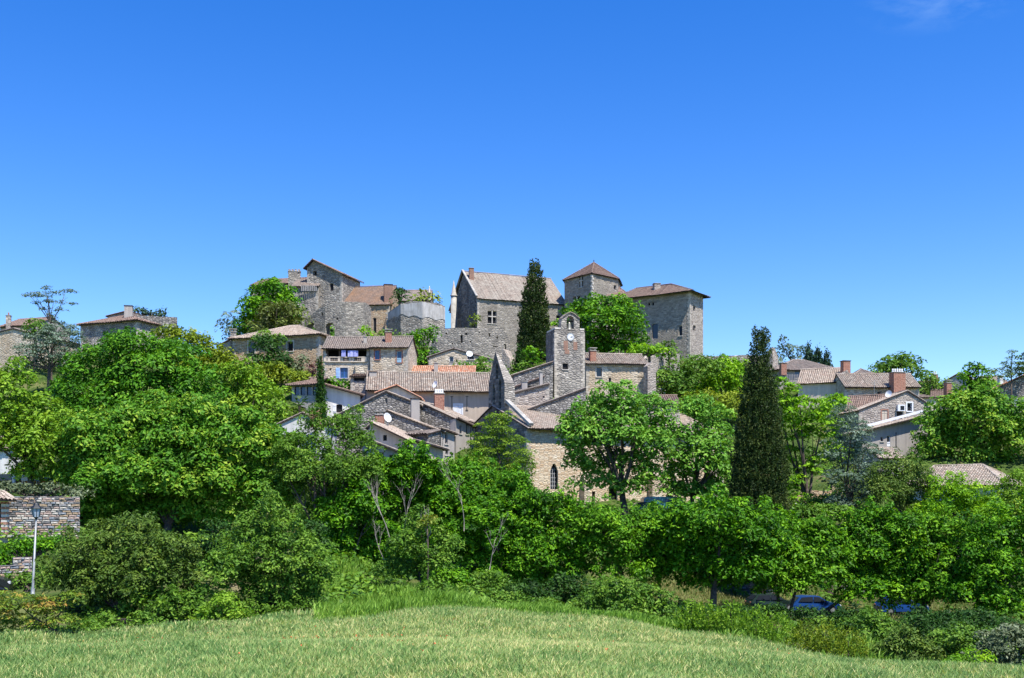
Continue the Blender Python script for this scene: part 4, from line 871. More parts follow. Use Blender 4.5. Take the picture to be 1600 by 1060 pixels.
# ---------------------------------------------------------------- church
CH, cf, cP, cL = house('church', 'church nave of yellow brick and stone with pink tile roof behind the plane trees', (823,112), (1130,124), 15.2, 668, 'along', 'church', ridge_py=643, f=.5, tile='tile_pink', oh=.7, cat='church', cornice=False, matL='darkstone',  # darker stone on the left gable wall paints in its shaded side
      wins=[('F',859.5,724,872,765,dict(arch=2,pane='glass',frame='metal',rev=.4)),('F',925,768,930,790,dict(pane='dark',frame='wood')),('F',951,762,965,792,dict(pane='dark',frame='darkwood',rev=.5)),
            ('F',1055,750,1073,776,dict(arch=1,pane='dark',frame='darkwood',rev=.5))])
f_ = cf['F']; ux = np.array((f_.u[0], f_.u[1], 0)); un = np.array((f_.n[0], f_.n[1], 0))
for px0, px1, pt in ((906,915,757),(1012,1026,742),(1105,1114,735)):
    u0, zt = f_.hit(px0, pt); u1, _ = f_.hit(px1, pt); zg_ = gz(*(f_.P+f_.u*u0)) - .6
    M = MB(); c0 = f_.W((u0+u1)/2, 0, .45); M.obox((c0[0],c0[1],(zt+zg_)/2), ux, un, Z, u1-u0, .9, zt-zg_)
    A = [f_.W(u0,zt,.9),f_.W(u1,zt,.9),f_.W(u1,zt+.9,.01),f_.W(u0,zt+.9,.01)]; M.poly(A, [(0,0),(1,0),(1,1),(0,1)]); M.poly([A[0],A[3],f_.W(u0,zt,.01)]); M.poly([A[1],A[2],f_.W(u1,zt,.01)])
    M.build('buttress', MT['pale'], CH)
# tracery in the pointed window
uw, zw = f_.hit(865.7, 764)
M = MB()
for du in (-.22, 0, .22): M.obox(f_.W(uw+du, zw+1.1, -.34), ux, un, Z, .035, .04, 2.2)
for k in range(5): M.obox(f_.W(uw, zw+.3+k*.42, -.33), ux, un, Z, .75, .04, .03)
M.build('leading', MT['offwhite'], CH)
# bell gable: pointed wall standing on the west gable of the church
fL = cf['L']; n2 = np.array((-f_.u[0], -f_.u[1]))      # outward of left face
def tdepth(px):   # distance back along the left wall for a photo column
    u_b, _ = fL.hit(px, 600); return u_b
ub0, ub1 = fL.hit(763.5,600)[0], fL.hit(788.5,600)[0]
prof = [(ub0, fL.hit(763.5,600)[1]), fL.hit(774,549), (ub1, fL.hit(787.5,598)[1])]; th = 1.15
lo = min(ub0, ub1); hi = max(ub0, ub1); prof = sorted([(a-lo, z) for a, z in prof]); zb_ = zat(655, 118)
Pg = fL.P + fL.u*lo; LG = hi-lo
hs_ = []
for (xa, ya, xb, yb) in ((769.5,600,773.5,640),(779,592,783,640),(774.5,568,778.5,592)):
    a, z1 = fL.hit(xa,ya); b, z0 = fL.hit(xb,yb); hs_.append(dict(u0=min(a,b)-lo, u1=max(a,b)-lo, z0=z0, z1=z1, arch=2))
HG = empty('bell_gable', (Pg[0], Pg[1], zb_), 'tall dark pointed bell gable wall with narrow arched slots on the church end', 'bell gable')
M = MB(); panel(M, Pg, fL.u, LG, zb_-2, prof, hs_, fL.n, .5); M.build('wall', MT['darkstone'], HG)  # dark stone carries the shade of this left-facing face
M = MB(); zs_ = max(prof[0][1], prof[-1][1]); zap = max(z for a, z in prof); tk_ = lambda z: th*(.08+.92*min(1,(zap-z)/(zap-zs_+1e-6)))**.9 + max(0, zs_-z)*.06
def strip(pa, pb, m_):
    (a, za), (b, zb) = pa, pb
    for j in range(6):
        t0, t1 = j/6, (j+1)/6; A0 = Pg+fL.u*(a+(b-a)*t0); B0 = Pg+fL.u*(a+(b-a)*t1); z0 = za+(zb-za)*t0; z1 = za+(zb-za)*t1
        A1 = A0-fL.n*tk_(z0); B1 = B0-fL.n*tk_(z1)
        m_.poly([(*A0,z0),(*B0,z1),(*B1,z1),(*A1,z0)], [(0,z0),(0,z1),(tk_(z1),z1),(tk_(z0),z0)])
mid_ = Pg+fL.u*(LG*.5)
outl = [(prof[0][0], zb_-2)] + prof + [(prof[-1][0], zb_-2)]
for pa, pb in zip(outl[:-1], outl[1:]): strip(pa, pb, M)
bk_ = [np.array((*(Pg+fL.u*a-fL.n*tk_(z)), z)) for a, z in outl]
for i in range(len(bk_)-1): M.poly([bk_[i], bk_[i+1], np.array((*(mid_-fL.n*(th+.1)), zb_))], [(0,0),(1,0),(1,1)])
M.build('weathered_slopes', MT['bell'], HG)  # paler stone than the wall: the sunlit side put into the colour
# raking copings of the church gable
q0 = np.array((*cf['F'].P, zat(668,112))); nn_ = -f_.n
qr = np.array((*(cf['F'].P + nn_*7.6), zat(643, 119+4.2)))
coping_line(CH, q0 - Z*.0 + np.array((*(f_.u*.2),.35)) + np.array((*(f_.n*.6),-.1)), np.array((*(cf['F'].P + nn_*(fL.L-hi)),0)) + Z*(zat(640,115.5)+1.0) + np.array((*(f_.u*.3),0)), .5, .3)
M = MB(); c = np.array((*(Pg+fL.u*(LG+.1)+f_.u*.4), zat(645,118)))

chainwall('churchyard_wall', 'broken ochre wall glimpsed between the bright ash and blue cedar trunks', [(1246,112),(1300,112.5),(1350,113)], [[(1246,772),(1270,764),(1300,768)],[(1300,760),(1330,764),(1350,772)],772], .6, 'ochre', jag=.15)
# ---------------------------------------------------------------- houses on the right
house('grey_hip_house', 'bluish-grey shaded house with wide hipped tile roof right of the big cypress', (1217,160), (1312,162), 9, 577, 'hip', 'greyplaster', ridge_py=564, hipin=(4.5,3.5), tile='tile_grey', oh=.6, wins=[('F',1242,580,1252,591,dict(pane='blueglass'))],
      chims=[(1219,1228,568,578,158,dict(mat='brick',depth=.7))])
ghh = bpy.data.objects['grey_hip_house']
for k in range(12):
    q = at(1225.5 + k * 2.6, 594.5, 158); M = MB(); M.box(q, .12, .06, 1.7); M.build('fence_slat', MT['greywood'], ghh)
house('long_shaded_house', 'house with pale wall shaded by its tile roof and brick chimney over a stone gable', (1247,152), (1308,150), 7, 599, 'along', 'cream', ridge_py=578, tile='tile_pink', oh=.4, eaveback=590, matR='pinkstone', matL='pinkstone',
      chims=[(1315,1327,565,582,151,dict(mat='brick',cap='dark',depth=.9))])
chainwall('stone_gable_stack', 'narrow stone gable wall joining the two tiled houses on the right', [(1307,149.5),(1332,149)], [[(1307,592),(1320,577),(1325,578),(1332,592)],592], 3.5, 'pinkstone', jag=.03, cat='building')
house('big_chimney_house', 'stone house with striped tile roof and massive brick chimney with cream pots', (1320,146), (1436,146), 7, 604, 'along', 'pale', ridge_py=586, tile='tile_mix', oh=.5, matR='pinkstone', cornice=False,
      chims=[(1392,1412,583,628,145.5,dict(mat='brick',cap='stone',pots=5,pcol='white',depth=1.2))], extra=lambda H, f, P, L, z: (antenna(H, 1366, 594, 625, 143), dish(H, 1389, 616, 138.5, .45, -.9)),
      wins=[('F',1371,612,1377,618,dict(pane='dark',sill=False))])
AC_H, af, _, _ = house('rubble_gable_house', 'grey-beige rubble gable house with wall-mounted box unit and dark shutter', (1342,136), (1451,137), 6, 642, 'across', 'pinkstone', peak=(1418,612), eaveB=633, tile='tile_pink', oh=.2,
      wins=[('F',1417.5,630,1425,643,dict(pane='dark',frame='white',surround='white')),('F',1401,643,1409.5,655.5,dict(style='closed',shutter='darkwood')),('F',1378,641.5,1386.5,663,dict(style='closed',shutter='cream',surround='brick'))])
f_ = af['F']; ux = np.array((f_.u[0], f_.u[1], 0)); un = np.array((f_.n[0], f_.n[1], 0)); u0, z0 = f_.hit(1406.5, 638)
M = MB(); M.obox(f_.W(u0,z0,.2), ux, un, Z, .95, .38, .8); ac = M.build('air_conditioner', MT['white'], AC_H)
M = MB(); M.obox(f_.W(u0+.1,z0,.4), ux, un, Z, .5, .03, .5); M.build('grille', MT['metal'], ac)
house('rough_left_roof_house', 'small house with broad mottled tile slope left of the rubble gable', (1322,140), (1378,138), 5, 642, 'along', 'pinkstone', ridge_py=620, tile='tile_brown', oh=.2)
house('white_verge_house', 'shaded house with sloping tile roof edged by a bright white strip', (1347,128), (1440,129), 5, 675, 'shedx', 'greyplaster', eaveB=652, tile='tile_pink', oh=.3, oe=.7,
      wins=[('F',1386,681,1391,698,dict(style='half',frame='white',shutter='white')),('F',1376,683,1380,690,dict(pane='dark'))])
Hw = bpy.data.objects['white_verge_house']
coping_line(Hw, at(1346,671.5,128.6)+Z*.25, at(1441,646,129.6)+Z*.25, .25, .3, 'white')
M = MB(); M.tube([at(1400,676,127.8), at(1400,700,127.8)], .06); M.build('drainpipe', MT['metal'], Hw)
house('small_pink_roof_shed', 'little shed with pinkish tile roof between cedar and the large right tree', (1373,119), (1412,120), 4, 716, 'along', 'greyplaster', ridge_py=702, tile='tile_pink', oh=.3)
house('wide_low_roof_barn', 'low barn with wide speckled tile roof in front of the large right-hand tree', (1428,111), (1562,106), 8, 757, 'hip', 'whiteplaster', ridge_py=729, hipin=(.8,2.6), tile='tile_mix', oh=.8)
house('right_edge_stone_house', 'dark rubble house at the right edge with white shuttered window and orange verge', (1556,152), (1640,150), 8, 607, 'across', 'grey', peak=(1602,587), eaveB=600, tile='tile_orange', oh=.3,
      wins=[('F',1581,624,1592,639,dict(style='closed',shutter='offwhite',surround='trim'))])
house('dark_slope_house', 'distant grey roof slope on the right skyline beside the round green crown', (1476,172), (1512,170), 7, 597, 'across', 'greyplaster', peak=(1499,584), eaveB=592, tile='tile_grey', oh=.3)
house('small_chimney_cottage', 'small dark-roofed cottage with tall orange brick chimney on the right', (1455,155), (1488,154), 5, 621, 'along', 'cream', ridge_py=611, tile='tile_brown', oh=.4, chims=[(1476.5,1485,599,618,153,dict(mat='brick',cap='raised',depth=.8))])
house('low_ochre_cottage', 'low ochre-walled cottage with flat tile edge behind the rubble gable', (1443,150), (1462,150), 5, 622, 'shed', 'cream', ridge_py=618, tile='tile_mix', oh=.3)
house('distant_chimney_house', 'distant roof with red and white chimney on the right skyline', (1448,178), (1472,178), 6, 604, 'along', 'cream', ridge_py=597, tile='tile_brown', oh=.3, chims=[(1457,1464,586,598,178,dict(mat='brick',pots=2,pcol='white',depth=.7))])
house('distant_pink_roof_house', 'distant pink tiled roof with stubby white chimney near the right edge', (1543,166), (1575,166), 6, 600, 'along', 'cream', ridge_py=590, tile='tile_pink', oh=.3, chims=[(1560,1566,588,596,165,dict(mat='whiteplaster',depth=.6))])
house('mossy_roof_house', 'distant house with mossy dark hipped roof behind the striped tile roof', (1335,172), (1374,172), 6, 588, 'hip', 'darkstone', ridge_py=578, hipin=(2,2), tile='tile_grey', oh=.3)
house('left_edge_roof_house', 'house glimpsed at the left edge with pinkish tile roof among trees', (-30,100), (14,100), 5, 703, 'along', 'whiteplaster', ridge_py=686, tile='tile_pink', oh=.3)

for nm, px, ya, yb, Y in (('shaded_plaster_house',735,668,700,119.6),('narrow_plaster_front',688.5,672,705,113.3),('loggia_house',578,545,588,138.8),('cream_barred_house',629,690,712,106.9),('long_roofed_house',571.5,609,640,127.5)):
    M = MB(); M.tube([at(px,ya,Y), at(px,yb,Y)], .05, 6); M.build('drainpipe', MT['metal'], bpy.data.objects[nm])
# ---------------------------------------------------------------- left terrace: stone wall, pillar, porch, lamp, cars
def stone_block_mesh(seed):
    r_ = random.Random(seed); M = MB(); P = [(-1,-1,-1),(1,-1,-1),(1,-1,1),(-1,-1,1),(-1,1,-1),(1,1,-1),(1,1,1),(-1,1,1)]
    P = [np.array(p)*.5*np.array([r_.uniform(.84,1.0) if p[1] < 0 else 1.0, 1, r_.uniform(.78,1.0) if p[1] < 0 else 1.0]) for p in P]
    c = np.array((r_.uniform(-.15,.15), -.62, r_.uniform(-.15,.15)))
    for q in ((0,1),(1,2),(2,3),(3,0)): M.poly([P[q[0]], P[q[1]], c], [(0,0),(1,0),(.5,.5)])
    for q in ((1,5,6,2),(4,0,3,7),(3,2,6,7),(4,5,1,0)): M.poly([P[i] for i in q], [(0,0),(1,0),(1,1),(0,1)])
    return M
stonemats = [plain('wall_stone_%s' % k, c, .92, sc=3, noise=.35) for k, c in (('grey',(.27,.26,.25)),('pale',(.5,.46,.4)),('tan',(.38,.28,.18)),('dark',(.15,.145,.14)),('blue',(.24,.26,.28)),('rose',(.4,.3,.25)))]
proto = []
for k in range(18):
    me_o = stone_block_mesh(k).build('stone', stonemats[k % 6]); proto.append(me_o.data); bpy.data.objects.remove(me_o)
def stone_wall(name, label, A, B, top, base, thick=.5, course=.2, lmean=.5, limit=300, cat='wall'):
    p0, p1 = at(A[0],0,A[1])[:2], at(B[0],0,B[1])[:2]; d = p1-p0; L = np.linalg.norm(d); u = d/L; n = np.array((-u[1],u[0])); n = n if n[1] > 0 else -n
    zt = zat(top, A[1]); zb = zat(base, A[1]) - .3
    H = empty(name, (p0[0], p0[1], zb), label, cat)
    M = MB(); c = (p0+p1)/2 + n*(thick/2+.05); M.obox((c[0],c[1],(zt+zb)/2), (*u,0), (*n,0), Z, L-.02, thick, zt-zb-.04); M.build('core', MT['darkstone'], H)
    ang = math.atan2(u[1], u[0]); z = zb; cnt = 0; todo = []
    while z < zt - .05:
        h = min(course*random.uniform(.75,1.25), zt - z); s = -random.random()*lmean*.5
        while s < L:
            l = lmean*random.uniform(.45,1.5); a, b = max(0, s), min(L, s+l)
            if b-a > .1: todo.append(((a+b)/2, z+h/2, b-a, h))
            s += l
        z += h
    todo.sort(key=lambda t: -t[1]); rest = todo[limit:]
    for (s, zz, l, h) in todo[:limit]:
        o = bpy.data.objects.new('stone', random.choice(proto)); COL.objects.link(o); o.parent = H
        q = p0 + u*s + n*.08; o.location = (q[0]-p0[0], q[1]-p0[1], zz-zb); o.rotation_euler = (random.uniform(-.03,.03), random.uniform(-.02,.02), ang+random.uniform(-.02,.02))
        o.scale = (l-.012, .28*random.uniform(.8,1.25), h-.01)
    if rest:
        M = MB()
        for (s, zz, l, h) in rest: q = p0+u*s+n*.08; M.obox((q[0],q[1],zz), (*u,0), (*n,0), Z, l-.03, .26*random.uniform(.8,1.2), h-.025)
        tag(M.build('lower_stones', stonemats[0], H), kind='stuff')
    return H
stone_wall('terrace_stone_wall', 'tall mixed rubble wall behind the street lamp at the left edge', (13,74.2), (125,76), 776, 840, course=.145, lmean=.4)
stone_wall('low_rubble_wall', 'low broken rubble wall above the parked car at the left edge', (-6,64), (38,65), 884, 902, course=.16, lmean=.34)
stone_wall('short_wall_stub', 'short squared wall stub standing beside the lamp post', (20,66), (50,66.5), 871, 900, course=.17, lmean=.36)
# striped brick and stone pillar with porch roof
H = empty('tiled_porch', at(0,845,73), 'small porch with orange tile roof and striped brick pillar at the left edge', 'porch')
q = at(8,0,73); zt = zat(784,73); zb = zat(840,73); k = 14; hh = (zt-zb)/k
for i in range(k):
    M = MB(); M.box((q[0], q[1], zb+hh*(i+.5)), .42 if i % 2 else .38, .42 if i % 2 else .38, hh-.01); M.build('brick_course' if i % 2 else 'stone_course', MT['brick'] if i % 2 else MT['stoneledge'], H)
T = MB(); a, b = at(-60,781,72.3), at(26,781,72.3); r0, r1 = at(-60,768,75), at(6,768,75)
tiles(T, a, b, r0, r1, clip=True, pitch=.28); T.build('roof', [MT['tile_pink'], MT['darkwood']], H)
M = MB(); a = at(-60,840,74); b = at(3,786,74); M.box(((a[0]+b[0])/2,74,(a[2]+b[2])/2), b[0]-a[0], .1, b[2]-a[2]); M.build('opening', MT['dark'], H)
M = MB(); a, b = at(-40,838,72.5), at(45,838,72.5); M.box(((a[0]+b[0])/2,72.5,a[2]), b[0]-a[0], .5, .12); M.box(((a[0]+b[0])/2,72.6,a[2]-.5), b[0]-a[0]-.2, .3, .9)
tag(M.build('ledge_wall', MT['stoneledge']), 'pale stone ledge wall running below the striped pillar', 'wall')
# white quoin stones seen beside pillar & terrace things
M = MB(); a, b = at(22,752,90), at(118,752,90); M.box(((a[0]+b[0])/2, 90, a[2]-.2), b[0]-a[0], .2, .55); tag(M.build('orange_terrace_wall', MT['orangeplaster']), 'low orange rendered wall behind the white garden chairs', 'wall')
M = MB(); a, b = at(24,748.5,89.5), at(118,748.5,89.5); M.box(((a[0]+b[0])/2, 89.5, a[2]+.05), b[0]-a[0], .3, .1)
tag(M.build('terrace_rail', MT['whiteplaster']), 'pale rail capping the orange terrace wall', 'rail')
M = MB(); a, b = at(-20,741,89), at(19,757,89); M.box(((a[0]+b[0])/2, 89, (a[2]+b[2])/2), b[0]-a[0], .3, a[2]-b[2]); tag(M.build('pale_side_wall', MT['beige']), 'plain beige wall piece at the left edge above the stone wall', 'wall')
M = MB(); a, b = at(19.5,742,88.6), at(23.5,757,88.6); M.box(((a[0]+b[0])/2, 88.6, (a[2]+b[2])/2), b[0]-a[0], .2, a[2]-b[2]); tag(M.build('white_post', MT['white']), 'white square post at the end of the beige wall', 'post')
M = MB(); a, b = at(88,748,88.6), at(95,760,88.6); M.box(((a[0]+b[0])/2, 88.6, (a[2]+b[2])/2), b[0]-a[0], .3, a[2]-b[2]); tag(M.build('white_pillar', MT['white']), 'white pillar in the orange terrace wall beside the big chestnut', 'pillar')
def chair(px, py, Y, label, s=1):
    c = at(px, py, Y); c[2] = zat(760, Y); H = empty('garden_chair', c, label, 'chair', 'white garden chairs on the terrace'); w_ = .5*s
    M = MB(); M.box(c+Z*.45, w_, .5, .05); M.build('seat', MT['white'], H)
    M = MB()
    pr_ = [(-w_/2,.45),(-w_/2,.85),(-w_*.3,.98),(0,1.02),(w_*.3,.98),(w_/2,.85),(w_/2,.45)]
    for dy in (-.02,.02): M.poly([c+np.array((x,-.27+dy,z)) for x, z in pr_])
    for (x0,z0),(x1,z1) in zip(pr_, pr_[1:]+pr_[:1]): M.poly([c+np.array((x0,-.29,z0)),c+np.array((x1,-.29,z1)),c+np.array((x1,-.25,z1)),c+np.array((x0,-.25,z0))])
    M.build('backrest', MT['white'], H)
    for sx in (-1,1):
        for sy in (-1,1): M = MB(); M.box(c+np.array((sx*(w_/2-.04),sy*.2,.215)), .05, .05, .42); M.build('leg', MT['white'], H)
chair(43,755,88.3,'wider white garden chair before the orange terrace wall',1.5); chair(55,750,88.8,'narrow white garden chair right of the wider one',1)
# street lamp
c = at(51,930,58); c[2] = gz(c[0],c[1]); top = at(57.5,790,58)
L_ = empty('street_lamp', c, 'old-style street lamp with grey pole and black lantern at the left edge', 'street lamp')
M = MB(); h0 = at(56.5,812,58); M.tube([c-Z*.3, c+(h0-c)*.08, c+(h0-c)*.1, h0], [.11,.1,.065,.05], 10); M.build('pole', MT['greymetal'], L_, True)
M = MB(); M.lathe(h0, [(.05,0),(.06,.05),(.14,.12),(.16,.14)], 6); M.build('bracket', MT['metal'], L_)
lm = plain('lantern_glass', (.35,.42,.5), .15, noise=.05, spec=.6)
M = MB(); M.lathe(h0+Z*.13, [(.17,0),(.26,.46)], 6); g = M.build('lantern_glass', lm, L_)
M = MB()
for k in range(6):
    t = 2*math.pi*k/6; d = np.array((math.cos(t), math.sin(t), 0)); M.tube([h0+Z*.13+d*.175, h0+Z*.59+d*.27], .014, 4)
M.build('lantern_frame', MT['metal'], L_)
M = MB(); M.lathe(h0+Z*.59, [(.33,0),(.3,.03),(.14,.17),(.12,.22),(.06,.28),(.02,.42)], 6); M.build('lantern_cap', MT['metal'], L_)

def car(px, py, Y, rz, paint, label, cat='car', van=False, group='cars parked behind the trees', z=None):
    c = at(px, py, Y); c[2] = gz(c[0], c[1]) if z is None else z
    H = empty('parked_car', c, label, cat, group); ca, sa = math.cos(rz), math.sin(rz)
    P = lambda x, y, z_: c + np.array((x*ca-y*sa, x*sa+y*ca, z_))
    if van: prof = [(-2.3,.3),(-2.35,.9),(-2.3,1.85),(-2.1,2.0),(1.0,2.0),(1.35,1.85),(1.85,1.15),(2.35,.95),(2.4,.35)]; belt = 1.1
    else: prof = [(-2.05,.3),(-2.1,.75),(-1.95,.98),(-1.45,1.42),(-.9,1.5),(.25,1.46),(1.0,.98),(1.85,.85),(2.08,.6),(2.05,.3)]; belt = .95
    n_ = len(prof); w_ = .86
    def wy(z_): return w_ if z_ <= belt else w_ - (z_-belt)*(.12 if van else .3)
    M = MB()
    for (x0,z0),(x1,z1) in zip(prof[:-1], prof[1:]): M.poly([P(x0,-wy(z0),z0),P(x1,-wy(z1),z1),P(x1,wy(z1),z1),P(x0,wy(z0),z0)])
    M.poly([P(prof[0][0],-w_,.3),P(prof[0][0],w_,.3),P(prof[-1][0],w_,.3),P(prof[-1][0],-w_,.3)])
    for s in (-1,1):
        M.poly([P(x,s*wy(z_),z_) for x, z_ in prof])
    o = M.build('body', paint, H); bv = o.modifiers.new('b','BEVEL'); bv.width = .05; bv.segments = 2
    gl = MB()
    if van: sides = [[(-.2,1.2),(-.2,1.8),(.95,1.8),(1.55,1.2)]]; fr = ((1.38,1.8),(1.8,1.2)); bk = ((-2.33,1.3),(-2.31,1.8))
    else: sides = [[(-1.6,1.02),(-1.3,1.38),(-.35,1.43),(-.35,1.02)],[(-.27,1.02),(-.27,1.43),(.2,1.4),(.8,1.02)]]; fr = ((.32,1.42),(.93,1.02)); bk = ((-1.9,1.03),(-1.5,1.38))
    for s in (-1,1):
        for q in sides:
            M = MB(); M.poly([P(x, s*(wy(z_)+.015), z_) for x, z_ in q]); M.poly([P(x, s*(wy(z_)-.01), z_) for x, z_ in q]); M.build('side_window', MT['glass'], H)
    for nm, ((x0,z0),(x1,z1)) in (('windscreen',fr),('rear_window',bk)):
        dx, dz = (z0-z1), (x1-x0); ll = math.hypot(dx,dz); ox, oz = dx/ll*.02, dz/ll*.02
        if nm == 'rear_window': ox, oz = -abs(ox), abs(oz)
        else: ox, oz = abs(ox), abs(oz)
        M = MB(); M.poly([P(x0+ox,-wy(z0)+.08,z0+oz),P(x1+ox,-wy(z1)+.08,z1+oz),P(x1+ox,wy(z1)-.08,z1+oz),P(x0+ox,wy(z0)-.08,z0+oz)]); M.build(nm, MT['glass'], H)
    ax = np.array((-sa, ca, 0))
    for x in (-1.35, 1.3):
        for s in (-1,1):
            M = MB(); M.tube([P(x,s*.68,.32),P(x,s*.88,.32)], .32, 16); o = M.build('wheel', MT['dark'], H)
            M = MB(); M.tube([P(x,s*.87,.32),P(x,s*.9,.32)], .2, 10); M.build('rim', MT['greymetal'], o)
    for s in (-1,1):
        M = MB(); M.box(P(2.02 if not van else 2.36,s*.62,.68 if not van else .85), .1, .3, .14, 0, rz); M.build('headlight', MT['white'], H)
        M = MB(); M.box(P(-2.06 if not van else -2.34,s*.66,.8), .08, .22, .16, 0, rz); M.build('tail_light', MT['brick'], H)
def paint(n, c): return plain(n, c, .25, .1, noise=.02, spec=.6)
pk, pb, pdk, pw, pt = paint('dark_green_paint',(.02,.04,.035)), paint('bright_blue_paint',(.012,.06,.24)), paint('black_paint',(.015,.017,.02)), paint('white_car_paint',(.75,.75,.75)), paint('petrol_blue_paint',(.03,.14,.18))
car(1205,955,93.5,.1,pk,'dark car parked left of the blue one, in the gap under the trees')
car(1272,958,93.5,.05,pb,'bright blue car behind the slim trunks right of the dark car')
car(1408,960,94,.1,pb,'blue car barely visible under the right-hand trees')
car(1017,808,106,.0,pdk,'black car with pale bumper parked by the church wall',group='vehicles by the church')
car(1040,808,107,.1,pt,'petrol blue van with pale roof edge beside the church wall','van',True,group='vehicles by the church')
car(1247,806,106,1.2,pw,'white car just visible at the foot of the big cypress',group='vehicles by the church')
car(-42,915,61,.2,pdk,'black car at the left edge below the rubble wall',group='car at the left edge')
stone_wall('retaining_wall', 'long pale rubble retaining wall glimpsed behind the parked cars', (1135,99), (1215,97.5), 905, 934, course=.28, lmean=.6, limit=280)
stone_wall('right_retaining_wall', 'grey rubble retaining wall in gaps under the right-hand trees', (1300,99), (1460,99), 915, 950, course=.3, lmean=.7, limit=280)

# ---------------------------------------------------------------- foliage
def leaves(C, Nn, size, aspect, jitter_rot=True, droop=0):
    """diamond leaves: centres C, normals Nn"""
    n = len(C); r = rng.normal(size=(n, 3)); a = np.cross(Nn, r); a /= np.linalg.norm(a, axis=1)[:, None] + 1e-9; b = np.cross(Nn, a)
    s = size * rng.uniform(.45, 1.5, n)[:, None]
    V = np.empty((n, 4, 3)); V[:, 0] = C - a * s * .5; V[:, 2] = C + a * s * .5 - Nn * s * droop
    V[:, 1] = C + b * s * .5 * aspect; V[:, 3] = C - b * s * .5 * aspect
    return V.reshape(-1, 3), np.arange(n * 4).reshape(n, 4)
def unit(v): return v / (np.linalg.norm(v, axis=-1, keepdims=True) + 1e-9)
NLEAF = 0
def crown_points(E, leaf, dens, style, rc, back=.55, fill=.25, gap=.0):
    """E: list of ellipsoids (centre, radii). returns leaf centres, normals, tints"""
    Cs, Ns, Ts = [], [], []
    cen = np.array([e[0] for e in E]); rad = np.array([e[1] for e in E])
    lobe_t = rng.normal(0, .08, len(E))
    for i, (c, r) in enumerate(E):
        area = 4 * math.pi * (((r[0]*r[1])**1.6 + (r[0]*r[2])**1.6 + (r[1]*r[2])**1.6) / 3) ** (1 / 1.6)
        larea = leaf * leaf * .6 * .5
        ncl = max(6, int(area / (rc * rc * (.8 if style == 'plume' else 1.5 if style == 'dome' else 1.2))))
        d = unit(rng.normal(size=(ncl, 3)))
        keep = (d[:, 1] < 0.15) | (rng.random(ncl) < back); d = d[keep]
        keep = (d[:, 2] > -.35) | (rng.random(len(d)) < .6); d = d[keep]
        f_ = rng.uniform(*((.86, .98) if style == 'plume' else (.78, 1.06)), len(d))[:, None]
        cc = c + d * r * f_
        ok = np.ones(len(cc), bool)
        for j in range(len(E)):
            if j != i: ok &= (((cc - cen[j]) / rad[j]) ** 2).sum(1) > .7
        if gap: ok &= rng.random(len(cc)) > gap
        cc = cc[ok]; d = unit(d[ok] / r)
        nper = max(4, int(area * dens / larea / max(1, ncl)))
        m = len(cc)
        if m:
            k = nper; sz = rc * rng.uniform(.65, 1.35, m)
            if style == 'plume':
                up = unit(np.array((0, 0, 1.)) * 1.4 + d * .7)
            elif style == 'flat':
                up = unit(np.array((0, 0, 1.)) * 1.5 + d * .25)
            else: up = unit(np.array((0, 0, 1.05)) + d * .7 + rng.normal(0, .16, (m, 3)))
            t1 = unit(np.cross(up, rng.normal(size=(m, 3)))); t2 = np.cross(up, t1)
            rr = np.sqrt(rng.random((m, k))); th = rng.random((m, k)) * 2 * math.pi
            if style == 'plume':
                L_ = rng.uniform(-1, 1, (m, k)); wd = .42 * np.sqrt(np.clip(1 - ((L_ + .3) / 1.35) ** 2, .02, 1))
                pos = up[:, None] * (L_ * sz[:, None] * 1.0)[..., None] + (t1[:, None] * np.cos(th)[..., None] + t2[:, None] * np.sin(th)[..., None]) * (rr * wd * sz[:, None])[..., None]
                nr = unit((t1[:, None] * np.cos(th)[..., None] + t2[:, None] * np.sin(th)[..., None]) + up[:, None] * .35 + rng.normal(0, .3, (m, k, 3)))
            else:
                hgt = (.4 if style == 'dome' else .16) * (1 - rr ** 2) - (.3 if style == 'dome' else .08) * rr ** 2
                pos = (t1[:, None] * np.cos(th)[..., None] + t2[:, None] * np.sin(th)[..., None]) * (rr * sz[:, None])[..., None] + up[:, None] * ((hgt + rng.normal(0, .1, (m, k))) * sz[:, None])[..., None]
                nr = unit(up[:, None] + (t1[:, None] * np.cos(th)[..., None] + t2[:, None] * np.sin(th)[..., None]) * (rr * .75)[..., None] + rng.normal(0, .38, (m, k, 3)))
            P = cc[:, None] + pos
            tint = np.clip(.5 + lobe_t[i] + rng.normal(0, .2, (m, 1)) + rng.normal(0, .14, (m, k)), 0, 1)
            Cs.append(P.reshape(-1, 3)); Ns.append(nr.reshape(-1, 3)); Ts.append(tint.ravel())
        nf = int(area * dens / larea * fill)
        if nf:
            dd = unit(rng.normal(size=(nf, 3))) * (rng.uniform(.25, .9, nf) ** .6)[:, None]
            Cs.append(c + dd * r); Ns.append(unit(rng.normal(size=(nf, 3)) + np.array((0, 0, .4)))); Ts.append(np.clip(rng.normal(.42, .15, nf), 0, 1))
    return np.concatenate(Cs), np.concatenate(Ns), np.concatenate(Ts)

